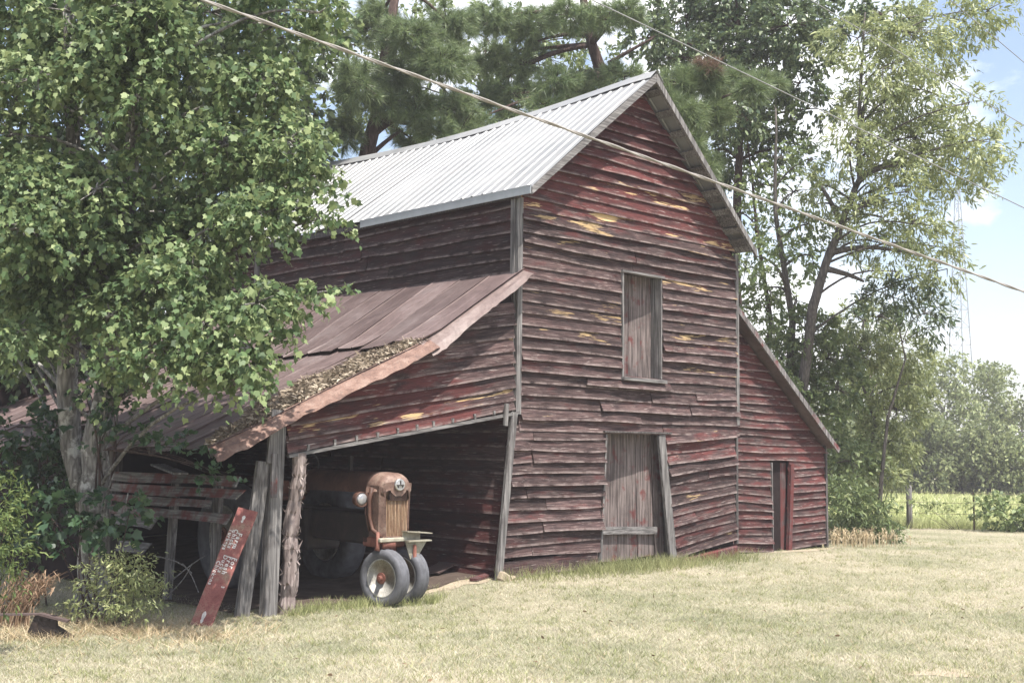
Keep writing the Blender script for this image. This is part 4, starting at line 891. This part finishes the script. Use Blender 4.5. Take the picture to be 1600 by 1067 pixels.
# low ivy mound at the foot of the big tree
def shrub(name, label, lobes, mat, kind, per, length, size, density, base, stem, cat='shrub', group=None, droop=.2, spread_=.5, nst=7, sr=.010):
    b = Vector(base); root = empty(name, b); tag(root, label, cat, group); mb = MB(); C, D = lobe_points(lobes, density)
    for j in RNG.choice(len(C), min(len(C), nst), replace=False): limb(mb, b + Vector((J(.12), J(.12), -.02)), C[j], sr, sr * .35, .05, 4, 5)
    adopt(mb.build('stems', stem, None, True), root); V, F = sprigs(C, D, kind, per, length, size, spread_, droop); o = np_mesh('leaves', V, F, mat); o['kind'] = 'stuff'; adopt(o, root); return root
def gpt(x, y, d): q_ = at(x, y, d); q_.z = gz(q_.x, q_.y); return q_
shrub('ivy_mound', 'dark green ivy thicket at the left of the grey trunks', lob([(20, 680, 60, 40), (70, 700, 45, 40), (40, 750, 60, 45), (20, 810, 50, 40), (85, 760, 40, 40), (60, 830, 45, 30), (100, 650, 25, 30)], 12.6, .3), M['vine'], 'ivy', 10, .22, .085, 16, gpt(55, 950, 12.6), M['barkdk'])
shrub('ivy_sapling', 'clump of broad green leaves around the foot of the tree trunk', lob([(110, 800, 35, 25), (150, 810, 40, 25), (130, 835, 35, 18), (190, 805, 28, 18), (170, 830, 20, 12), (85, 790, 30, 18)], 11.6, .12), M['vine'], 'lobed', 9, .2, .10, 14, gpt(140, 960, 11.6), M['barkdk'])
shrub('hanging_vine', 'vine spray of green leaves trailing in front of the dark shed roof', lob([(205, 680, 26, 12), (245, 678, 28, 12), (275, 690, 22, 12), (300, 705, 20, 12), (325, 730, 16, 14), (352, 742, 10, 8), (318, 745, 8, 8)], 11.7, .05), M['vine'], 'lobed', 7, .12, .075, 26, at(175, 700, 12.0), M['barkdk'], cat='vine', nst=9, sr=.006)
shrub('ivy_column', 'ivy climbing the upper part of the forked trunk', lob([(165, 620, 28, 40), (120, 590, 16, 20), (150, 680, 12, 30), (185, 650, 18, 40)], 12.0, .05), M['vine'], 'ivy', 8, .14, .06, 20, at(160, 760, 12.05), M['barkdk'], cat='vine')
shrub('pale_shrub', 'bushy pale green shrub in front of the broken side boards', lob([(170, 900, 30, 18), (200, 890, 28, 18), (225, 900, 22, 22), (185, 925, 50, 25), (215, 935, 30, 20), (160, 945, 40, 18), (185, 880, 20, 10), (205, 955, 30, 14)], 11.35, .2), M['shrub'], 'lance', 12, .20, .05, 52, gpt(185, 965, 11.3), M['barkgr'], nst=14, sr=.006)
shrub('cedar_seedling', 'bright feathery young cedar at the left edge of the photo', lob([(-8, 790, 28, 40), (5, 850, 22, 40), (0, 900, 25, 30), (-20, 840, 30, 60)], 9.6, .1), M['cedarleaf'], 'lance', 14, .2, .05, 34, gpt(-60, 1000, 9.6), M['barkdk'])
# tall brown stems
def stems(name, label, base_fn, n, h, lean, mat, cat='grass', w=.006, curve=.5, kind=None, plume=True):
    V = []; F = []; c0_ = base_fn()
    root_loc = Vector(c0_)
    for i in range(n):
        b = np.array(base_fn()); hh = h * random.uniform(.55, 1.1); ld = np.array(lean) * random.uniform(.4, 1.3) + np.array((J(.15), J(.15), 0)); m_ = 5; s = np.array((CR.x, CR.y, 0)) * w
        i0 = len(V)
        for k in range(m_):
            t = k / (m_ - 1); p_ = b + np.array((0, 0, hh * (t - curve * .35 * t ** 3))) + ld * hh * t ** 2; ww = s * (1 - .75 * t); V += [p_ - ww, p_ + ww]
        for k in range(m_ - 1): a = i0 + 2 * k; F.append((a, a + 1, a + 3, a + 2))
        if plume:
            for k in range(9):
                t = random.uniform(.55, 1); p_ = b + np.array((0, 0, hh * (t - curve * .35 * t ** 3))) + ld * hh * t ** 2; d_ = np.array((J(.07), J(.07), random.uniform(-.09, .04))); q_ = len(V); V += [p_ - s, p_ + s, p_ + d_ + s * .3, p_ + d_ - s * .3]; F.append((q_, q_ + 1, q_ + 2, q_ + 3))
    o = np_mesh(name, np.array(V), np.array(F), mat); 
    if cat: tag(o, label, cat)
    if kind: o['kind'] = kind
    return o
stems('dead_grass_clump', 'tall brown arching dead grass clump at the left', lambda: tuple(gpt(18 + random.gauss(0, 16), 952, 11.2 + J(.15))), 75, .62, (CR.x * .55, CR.y * .55, 0), M['brown'])
# right hand trees
pb = at(1235, 790, 24.5); pb.z = gz(pb.x, pb.y)
pec = lob([(1340, 60, 55, 30), (1420, 50, 60, 35), (1490, 30, 60, 35), (1545, 15, 35, 22), (1380, 105, 55, 30), (1450, 85, 50, 28), (1370, 145, 45, 28), (1345, 175, 35, 25), (1410, 170, 50, 28), (1440, 140, 45, 22), (1330, 220, 30, 30), (1380, 215, 40, 30), (1430, 215, 45, 28), (1480, 205, 50, 28), (1525, 220, 40, 24), (1565, 215, 26, 16), (1515, 160, 28, 14), (1545, 255, 30, 16), (1450, 260, 50, 24), (1500, 265, 45, 22), (1400, 260, 35, 22), (1360, 290, 28, 22), (1290, 290, 30, 30), (1275, 320, 20, 24), (1420, 300, 40, 16), (1480, 300, 35, 14), (1380, 340, 40, 20), (1425, 350, 45, 22), (1460, 385, 30, 18), (1340, 380, 30, 22), (1390, 385, 40, 22), (1480, 420, 28, 16), (1340, 330, 22, 20), (1410, 425, 30, 10)], 24, 1.3)
def pext(mb):
    for q_ in (((1333, 326), (1390, 312)), ((1342, 278), (1400, 250)), ((1342, 240), (1370, 120)), ((1315, 350), (1282, 290)), ((1300, 395), (1420, 395)), ((1290, 420), (1350, 440))): limb(mb, at(*q_[0], 24), at(*q_[1], 24), .07, .025, .06, 6, 7)
tree('pecan_tree', 'tall loose tree with drooping leaflets rising beyond the side shed', [pb, at(1250, 640, 24.3), at(1270, 480, 24), at(1290, 412, 24), at(1315, 348, 24), at(1343, 278, 24), at(1341, 220, 24), at(1346, 120, 24), at(1352, 20, 24)], .125, pec, M['leafpecan'], M['barkgr'], 'lance', 18, .36, .13, 44, extra=pext, droop=.5, limb_r=.2, twigs=.08)
redv = lob([(1395, 470, 45, 25), (1425, 450, 30, 18), (1440, 490, 30, 22), (1465, 500, 18, 14), (1370, 495, 35, 20)], 23.6, .4)
bgtree('leaning_sapling', 'sparse sapling with dark drooping sprays below the pecan crown', 1370, 800, 23.6, [(1395, 465, 45, 25), (1425, 450, 32, 18), (1445, 490, 30, 22), (1465, 510, 18, 14), (1370, 495, 35, 20)], M['leafoak'], M['barkgr'], 'lance', .13, 60, 12, .05)
bgtree('oak_tree', 'dark small-leaved tree directly behind the gable peak', 1160, 760, 27, [(1150, -10, 80, 50), (1070, 30, 60, 45), (1160, 50, 60, 45), (1230, 40, 55, 40), (1110, 90, 50, 40), (1190, 110, 50, 40), (1060, 90, 40, 30), (1100, 160, 40, 40), (1150, 170, 45, 40), (1200, 190, 40, 35), (1100, 240, 30, 45), (1160, 250, 35, 40), (1270, 80, 35, 25), (1010, 60, 35, 30), (1290, 30, 40, 28), (1380, 25, 50, 20), (1250, 130, 30, 25), (1235, 230, 26, 25), (1275, 170, 24, 20)], M['leafoak'], M['barkdk'], 'oval', .13, 75, 13, .2, limb_r=.25)
bgtree('slender_tree', 'slender twin-stemmed tree with sparse leaves beyond the right eave', 1228, 770, 25.5, [(1212, 170, 24, 22), (1190, 290, 34, 28), (1240, 300, 34, 32), (1260, 250, 26, 24), (1225, 250, 24, 24), (1265, 350, 28, 26), (1270, 400, 28, 26), (1215, 360, 35, 28), (1180, 400, 26, 28), (1240, 400, 32, 30), (1200, 450, 34, 28), (1245, 470, 34, 30), (1185, 500, 26, 24)], M['leafmid'], M['barkgr'], 'oval', .10, 44, 11, .13)
bgtree('slender_tree', 'slender dark-stemmed tree close to the right eave', 1165, 770, 26.5, [(1165, 190, 24, 30), (1150, 330, 16, 24), (1180, 340, 22, 26), (1165, 420, 24, 30), (1195, 480, 30, 30), (1170, 550, 30, 30)], M['leafmid'], M['barkdk'], 'oval', .10, 44, 11, .10)
bgtree('understorey_tree', 'bright bushy young tree just beyond the side shed roof', 1250, 790, 24.8, [(1260, 520, 45, 35), (1220, 560, 35, 35), (1290, 560, 45, 35), (1250, 610, 40, 30), (1310, 610, 40, 30), (1270, 650, 40, 25), (1215, 600, 25, 30), (1300, 690, 35, 28), (1330, 720, 35, 25), (1300, 740, 30, 24)], M['leafmid'], M['barkgr'], 'oval', .11, 90, 12, .08)
bgtree('understorey_tree', 'yellow green young tree in front of the far wood', 1340, 800, 27, [(1350, 500, 45, 25), (1390, 545, 55, 30), (1340, 550, 45, 30), (1420, 560, 40, 22), (1370, 600, 50, 28), (1420, 600, 35, 22), (1400, 640, 45, 22), (1340, 640, 40, 25), (1345, 690, 40, 24), (1390, 690, 40, 22), (1360, 735, 36, 22), (1330, 770, 30, 18), (1395, 730, 26, 18)], M['leafpecan'], M['barkgr'], 'lance', .14, 90, 12, .08)
# pines
def tufts(pos, d, n_needle, ln, w):
    n = len(pos); d = d / np.linalg.norm(d, axis=1, keepdims=True); u = RNG.normal(0, 1, (n, n_needle, 3)); u /= np.linalg.norm(u, axis=2, keepdims=True); v = u * .85 + d[:, None] * .75; v /= np.linalg.norm(v, axis=2, keepdims=True)
    b = pos[:, None] + d[:, None] * RNG.uniform(-.10, .06, (n, n_needle, 1)); s = np.cross(v, RNG.normal(0, 1, v.shape)); s /= np.linalg.norm(s, axis=2, keepdims=True); L_ = ln * RNG.uniform(.7, 1.1, (n, n_needle, 1))
    tip = b + v * L_; tip[..., 2] -= .12 * L_[..., 0]
    V = np.stack([b - s * w, b + s * w, tip], 2).reshape(-1, 3); return V, np.arange(len(V)).reshape(-1, 3)
def pine(name, label, trunk, r, lobes, density, nn, ln, group='pines behind the barn', extra=None, mat='needle', w=.0052, twigs=.35):
    root = empty(name, trunk[0]); tag(root, label, 'pine tree', group); mb = MB(); n = len(trunk); rs = [r * (1 - .6 * i / (n - 1)) for i in range(n)]; mb.tube(trunk, rs, 12, True, .06)
    C, D = lobe_points(lobes, density, shell=.2)
    for lb_ in lobes:
        c = at(lb_[0], lb_[1], lb_[4]); i = min(range(n), key=lambda j: (Vector(trunk[j]) - c).length); limb(mb, trunk[i], c, min(.06, rs[i] * .6), .015, .05, 7, 6)
    for j in RNG.choice(len(C), int(len(C) * twigs), replace=False):
        lc = min(lobes, key=lambda q_: (at(q_[0], q_[1], q_[4]) - Vector(C[j])).length); limb(mb, at(lc[0], lc[1], lc[4]), C[j], .014, .005, .05, 3, 4)
    if extra: extra(mb)
    adopt(mb.build('trunk', M['barkdk'], None, True), root); V, F = tufts(C, D, nn, ln, w); o = np_mesh('needles', V, F, M[mat]); o['kind'] = 'stuff'; adopt(o, root); return root
def gb(x, d): q_ = at(x, 800, d); q_.z = gz(q_.x, q_.y); return q_
pine('pine_tree', 'pine with a thick leaning trunk behind the left end of the barn ridge', [gb(560, 23), at(565, 300, 23), at(575, 230, 23), at(588, 185, 23), at(600, 100, 23), at(620, -20, 23)], .2,
     lob([(640, 60, 50, 35), (700, 40, 50, 35), (590, 40, 45, 40), (560, 130, 40, 40), (620, 120, 45, 30), (690, 100, 50, 30), (650, 170, 40, 30), (700, 170, 45, 28), (640, 215, 30, 22), (680, 205, 35, 18), (545, 200, 26, 40), (720, 205, 30, 15), (600, 160, 30, 25)], 22.6, 1.0), 52, 90, .23,
     extra=lambda mb: (limb(mb, at(578, 215, 23), at(640, 180, 23), .09, .03, .1), limb(mb, at(572, 250, 23), at(625, 205, 23), .06, .03, .0)))
pine('pine_tree', 'pine with a crooked trunk behind the middle of the barn ridge', [gb(985, 25), at(960, 240, 25), at(942, 120, 25), at(925, 70, 25), at(915, 20, 25), at(905, -40, 25)], .17,
     lob([(770, 30, 50, 30), (830, 40, 50, 30), (890, 25, 45, 28), (950, 30, 40, 24), (760, 90, 45, 28), (820, 100, 45, 28), (870, 130, 40, 22), (800, 150, 45, 24), (850, 165, 35, 14), (750, 150, 35, 24), (930, 130, 35, 24), (900, 150, 30, 20), (975, 120, 35, 22), (980, 20, 30, 20), (740, 190, 30, 14), (790, 180, 30, 12), (955, 150, 25, 14)], 24.6, 1.0), 52, 90, .23,
     extra=lambda mb: (limb(mb, at(918, 55, 25), at(840, 65, 25), .06, .02, .05), limb(mb, at(935, 150, 25), at(790, 148, 25), .05, .02, .04), limb(mb, at(950, 100, 25), at(1020, 60, 25), .05, .02, .04)))
pine('pine_tree', 'pine bough with bright tufts to the right of the gable peak', [gb(1120, 22), at(1105, 500, 22), at(1095, 300, 22), at(1085, 180, 22), at(1080, 130, 22)], .10,
     lob([(1060, 130, 36, 22), (1100, 125, 36, 22), (1140, 130, 32, 22), (1175, 140, 26, 18), (1200, 130, 22, 16), (1070, 175, 36, 26), (1110, 175, 34, 24), (1075, 225, 28, 28), (1100, 260, 26, 30), (1050, 160, 22, 20)], 21.5, .5), 60, 90, .25)
pd = lob([(1106, 100, 16, 8), (1115, 104, 14, 8), (1098, 103, 12, 6)], 21.3, .1)
o = None
C_, D_ = lobe_points(pd, 90); V_, F_ = tufts(C_, D_, 40, .2, .005); o = np_mesh('dead_bough', V_, F_, M['needledead']); tag(o, 'small brown dead pine tufts above the bright bough', 'pine bough')

# far wood across the field
fw_specs = [(1300, 640, 62, 90), (1345, 600, 66, 80), (1385, 570, 64, 85), (1430, 575, 67, 80), (1475, 560, 65, 80), (1520, 565, 66, 80), (1555, 590, 68, 70), (1600, 625, 66, 60), (1640, 640, 68, 60), (1310, 690, 58, 50), (1360, 680, 57, 50), (1405, 690, 58, 45), (1450, 675, 57, 50), (1500, 690, 58, 45), (1545, 680, 57, 48), (1590, 700, 57, 45), (1250, 610, 66, 80), (1200, 620, 64, 80)]
far_labels = ['far wood tree just right of the side shed eave', 'far wood tree left of the wooden fence post, tall', 'tall far wood tree above and left of the wooden fence post', 'tall far wood tree directly above the wooden fence post', 'tallest far wood tree, just left of the mast', 'tall far wood tree at the foot of the mast', 'far wood tree on the falling right shoulder of the wood', 'far wood tree at the right edge of the photo', 'lower far wood tree half out of frame at the right edge',
              'low front tree of the far wood nearest the side shed', 'low front tree of the far wood, second from the side shed', 'low front tree of the far wood behind the wooden fence post', 'low front tree of the far wood, right of the wooden fence post', 'low front tree of the far wood, left of the steel post', 'low front tree of the far wood above the leafy fence bush', 'low front tree of the far wood at the right edge', 'far tree mostly hidden behind the young trees by the side shed', 'far tree hidden behind the side shed roof slope']
for (x, ytop, dep, wd), lb_ in zip(fw_specs, far_labels):
    ytop -= 22; wd *= 1.1
    ls = []; yb_ = 772; cy_ = ytop + (yb_ - ytop) * .48; ry_ = (yb_ - ytop) * .5; rx_ = wd * .62
    ls.append((x, cy_, 20, 16))
    for k in range(26):
        a = random.uniform(0, 2 * math.pi); r_ = random.uniform(.35, .82) ** .7; ls.append((x + rx_ * r_ * math.cos(a), cy_ + ry_ * r_ * math.sin(a), random.uniform(12, 19), random.uniform(9, 14)))
    bgtree('far_tree', lb_, x, 770, dep, ls, M['leaffar'], M['barkgr'], 'quad', .20, 110, 8, .12, 'trees of the far wood', 1.5, twigs=0)
# bushes at the right
shrub('corner_bush', 'tall weedy bush growing against the right corner of the side shed', lob([(1310, 785, 25, 25), (1345, 790, 30, 22), (1380, 800, 22, 18), (1320, 815, 28, 20), (1360, 815, 26, 18), (1305, 760, 15, 14), (1310, 838, 20, 12), (1345, 838, 26, 12), (1385, 828, 18, 12), (1330, 765, 18, 14)], 21.6, .3), M['leafmid'], 'lance', 12, .22, .10, 90, gpt(1330, 850, 21.6), M['barkgr'])
stems('straw_weeds', 'dry straw coloured weeds at the foot of the corner bush', lambda: tuple(gpt(1335 + random.gauss(0, 30), 852, 21.0 + J(.9))), 170, .36, (J(.1), J(.1), 0), M['straw'], w=.006)
stems('straw_weeds', 'low patch of dry weeds to the right of the corner bush', lambda: tuple(gpt(1385 + random.gauss(0, 10), 845, 22 + J(.25))), 60, .2, (0, 0, 0), M['straw'], w=.006)
shrub('fence_bush', 'rounded dark glossy bush on the fence at the right edge', lob([(1560, 800, 28, 20), (1590, 800, 28, 22), (1575, 815, 30, 14), (1610, 805, 25, 22), (1550, 790, 18, 12)], 26.6, .2), M['leafmid'], 'oval', 10, .22, .12, 60, gpt(1575, 830, 26.6), M['barkgr'])
shrub('fence_vine', 'thin yellowish vine strung along the fence wires', lob([(1440, 786, 22, 3), (1470, 790, 22, 3), (1500, 795, 18, 3), (1525, 785, 18, 5), (1545, 780, 16, 5), (1480, 800, 12, 3), (1505, 806, 22, 3), (1440, 800, 10, 4)], 27, .05), M['leafpecan'], 'oval', 7, .12, .07, 220, gpt(1500, 829, 27), M['barkgr'], cat='vine', nst=4, sr=.006)

# ---------------------------------------------------------------- grasses (stuff)
def blades(name, n, pick, h, w, mat, lean=.6, label=None):
    X, Y = pick(n); n = len(X); Z = zg(X, Y); a = RNG.uniform(0, 2 * math.pi, n); hh = h * RNG.uniform(.4, 1.2, n); ww = w * RNG.uniform(.6, 1.4, n)
    s = np.stack([np.cos(a), np.sin(a), np.zeros(n)], 1) * ww[:, None]; b = np.stack([X, Y, Z - .004], 1); ld = RNG.normal(0, lean, (n, 3)); ld[:, 2] = 1
    tip = b + ld * hh[:, None]; V = np.stack([b - s, b + s, tip], 1).reshape(-1, 3)
    o = np_mesh(name, V, np.arange(3 * n).reshape(-1, 3), mat); o['kind'] = 'stuff'
    if label: o['label'] = label; o['category'] = 'grass'
    return o
def inside_barn(X, Y): return ((X > -.1) & (X < 4.65) & (Y > -.02)) | ((X >= 4.6) & (X < 7.5) & (Y > .22)) | ((X > -3.4) & (X < -.05) & (Y > .35))
def view_pick(d0, d1, k=1.0, xa=-60, xb=1680):
    def f(n):
        d = np.sqrt(RNG.uniform(d0 ** 2, d1 ** 2, n)) if k == 1 else d0 * (d1 / d0) ** RNG.uniform(0, 1, n)
        px = RNG.uniform(xa, xb, n); g = CAM.xy
        X = CAM.x + FN.x * d + FD.x * (px - 800) / FPX * d; Y = CAM.y + FN.y * d + FD.y * (px - 800) / FPX * d
        keep = ~inside_barn(X, Y); return X[keep], Y[keep]
    return f
blades('lawn_grass', 480000, view_pick(7.6, 27.5, 2), .030, .0034, M['blade'], .9, 'short dry mown grass covering the yard')
blades('green_lawn_grass', 60000, view_pick(7.6, 27, 2), .030, .0035, M['green'], .8, 'sparse green blades among the dry lawn')
def tuft_pick(n):
    X, Y = view_pick(7.6, 24, 2)(n // 14); X = np.repeat(X, 14) + RNG.normal(0, .035, len(X) * 14); Y = np.repeat(Y, 14) + RNG.normal(0, .035, len(Y) * 14); k_ = ~inside_barn(X, Y); return X[k_], Y[k_]
blades('lawn_tufts', 42000, tuft_pick, .055, .0035, M['green'], .8, 'scattered longer green tufts in the lawn')
blades('straw_clippings', 9000, view_pick(7.6, 22, 2), .05, .003, M['straw'], 2.4, 'dry clippings strewn over the lawn')
def box_pick(x0, x1, y0, y1, f=lambda X, Y: np.ones_like(X, bool)):
    def g(n):
        X = RNG.uniform(x0, x1, n); Y = RNG.uniform(y0, y1, n); k_ = f(X, Y) & ~inside_barn(X, Y); return X[k_], Y[k_]
    return g
blades('wall_foot_grass', 15000, box_pick(-.4, 4.7, -.75, -.03, lambda X, Y: RNG.random(len(X)) < np.exp(-(np.abs(Y) - .03) * 3) * (.35 + .65 * (np.abs(X - 2.1) < 1.1))), .17, .004, M['green'], .5, 'longer green grass along the foot of the gable wall')
def clumps(cs):
    def g(n):
        c = np.array(cs); i = RNG.integers(0, len(c), n); X = c[i, 0] + RNG.normal(0, 1, n) * c[i, 2]; Y = c[i, 1] + RNG.normal(0, 1, n) * c[i, 2] * .7; return X, Y
    return g
blades('shed_mouth_weeds', 1500, clumps([(-3.1, -.12, .08), (-2.95, 0, .1), (-2.75, .05, .10), (-2.55, -.1, .07), (-2.3, -.05, .09), (-2.1, -.22, .08), (-1.85, -.3, .09), (-1.6, -.34, .06), (-1.45, -.2, .09), (-3.3, -.2, .06), (-2.0, -.15, .15), (-2.6, -.15, .2)]), .13, .004, M['green'], .45, 'green weeds in front of the twin wheels')
def thatch_pick(n):
    X, Y = view_pick(9.6, 12.2, 1, -80, 520)(n); d = (X - CAM.x) * FN.x + (Y - CAM.y) * FN.y; px = 800 + FPX * ((X - CAM.x) * FD.x + (Y - CAM.y) * FD.y) / d
    w_ = np.exp(-((d - 11.35) / .75) ** 2) * sstep(480, 250, px) * (.45 + .55 * np.sin(X * 5.1 + 2 * np.sin(Y * 3.7)) * np.sin(Y * 4.3 + 1.5 * np.sin(X * 2.9))); k_ = RNG.random(len(X)) < w_ * 1.2; return X[k_], Y[k_]
blades('dead_thatch', 26000, thatch_pick, .10, .004, M['straw'], 1.3, 'tangled dry thatch between lawn and shrubs')
blades('field_crop', 60000, lambda n: (lambda s, t: fieldmap(s, t))(RNG.uniform(-8, 40, n), .5 + 45 * RNG.random(n) ** 2), .22, .03, M['crop'], .6, 'pale yellow green crop beyond the fence')
blades('fence_weeds', 9000, lambda n: (lambda s, t: fieldmap(s, t))(RNG.uniform(-3, 14, n), RNG.uniform(-.1, .9, n)), .25, .012, M['crop'], .5, 'pale weeds along the fence line')
# leaf litter lying on the lower lean-to sheets
n_ = 8500; t_ = RNG.beta(1.1, 1.35, n_); X_ = -1.50 - 2.75 * t_; Y_ = -.04 + RNG.uniform(0, 1, n_) * (.10 + .70 * np.sin(np.pi * np.clip(t_ * .9 + .12, 0, 1)) + .1 * np.sin(X_ * 9))
pos = np.stack([X_, Y_, np.array([rake(x) for x in X_]) + .010 + .022 * RNG.random(n_)], 1)
V, F = place(leaf_shape('lance'), pos, frames(RNG.normal(0, 1, (n_, 3)) * np.array((1, 1, .3)), RNG.normal(0, .8, n_)), RNG.uniform(.02, .10, n_))
o = np_mesh('leaf_litter', V, F, M['litter']); o['kind'] = 'stuff'; o['label'] = 'drift of dry fallen leaves on the rusty lean-to roof'; o['category'] = 'leaf litter'
n_ = 90; X_, Y_ = view_pick(8, 16, 2)(n_); n_ = len(X_)
V, F = place(leaf_shape('oval'), np.stack([X_, Y_, zg(X_, Y_) + .035], 1), frames(RNG.normal(0, 1, (n_, 3)) * np.array((1, 1, .3)), RNG.normal(0, .8, n_)), RNG.uniform(.02, .05, n_))
o = np_mesh('fallen_leaves', V, F, M['brown']); o['kind'] = 'stuff'; o['label'] = 'scattered dark fallen leaves on the lawn'; o['category'] = 'leaves'
# dry branches in the shed side
br = MB()
for (a, b) in (((270, 905), (320, 868)), ((285, 880), (310, 925)), ((240, 868), (300, 895)), ((262, 930), (300, 880))): limb(br, at(*a, 12.2), at(*b, 12.1), .008, .004, .05, 4, 5)
q = br.build('dead_branches', M['grey']); tag(q, 'thin dead branches tangled below the broken side boards', 'branch')

# ---------------------------------------------------------------- air
hz = MB().box((90, 90, 19), (500, 500, 44)).build('haze', None); hz['kind'] = 'stuff'; hz['label'] = 'thin pale haze added to lift dark tones and soften far trees'; hz['category'] = 'haze'
hm = bpy.data.materials.new('tone_lift_haze'); hm.use_nodes = True; ht = hm.node_tree; ht.nodes.clear()
ho = ht.nodes.new('ShaderNodeOutputMaterial'); hv_ = ht.nodes.new('ShaderNodeVolumePrincipled'); hv_.inputs['Density'].default_value = .0015; hv_.inputs['Color'].default_value = (.95, .92, .97, 1); hv_.inputs['Anisotropy'].default_value = 0  # haze volume added to lift the blacks; it also fades distant trees
ht.links.new(hv_.outputs[0], ho.inputs['Volume']); hz.data.materials.append(hm)
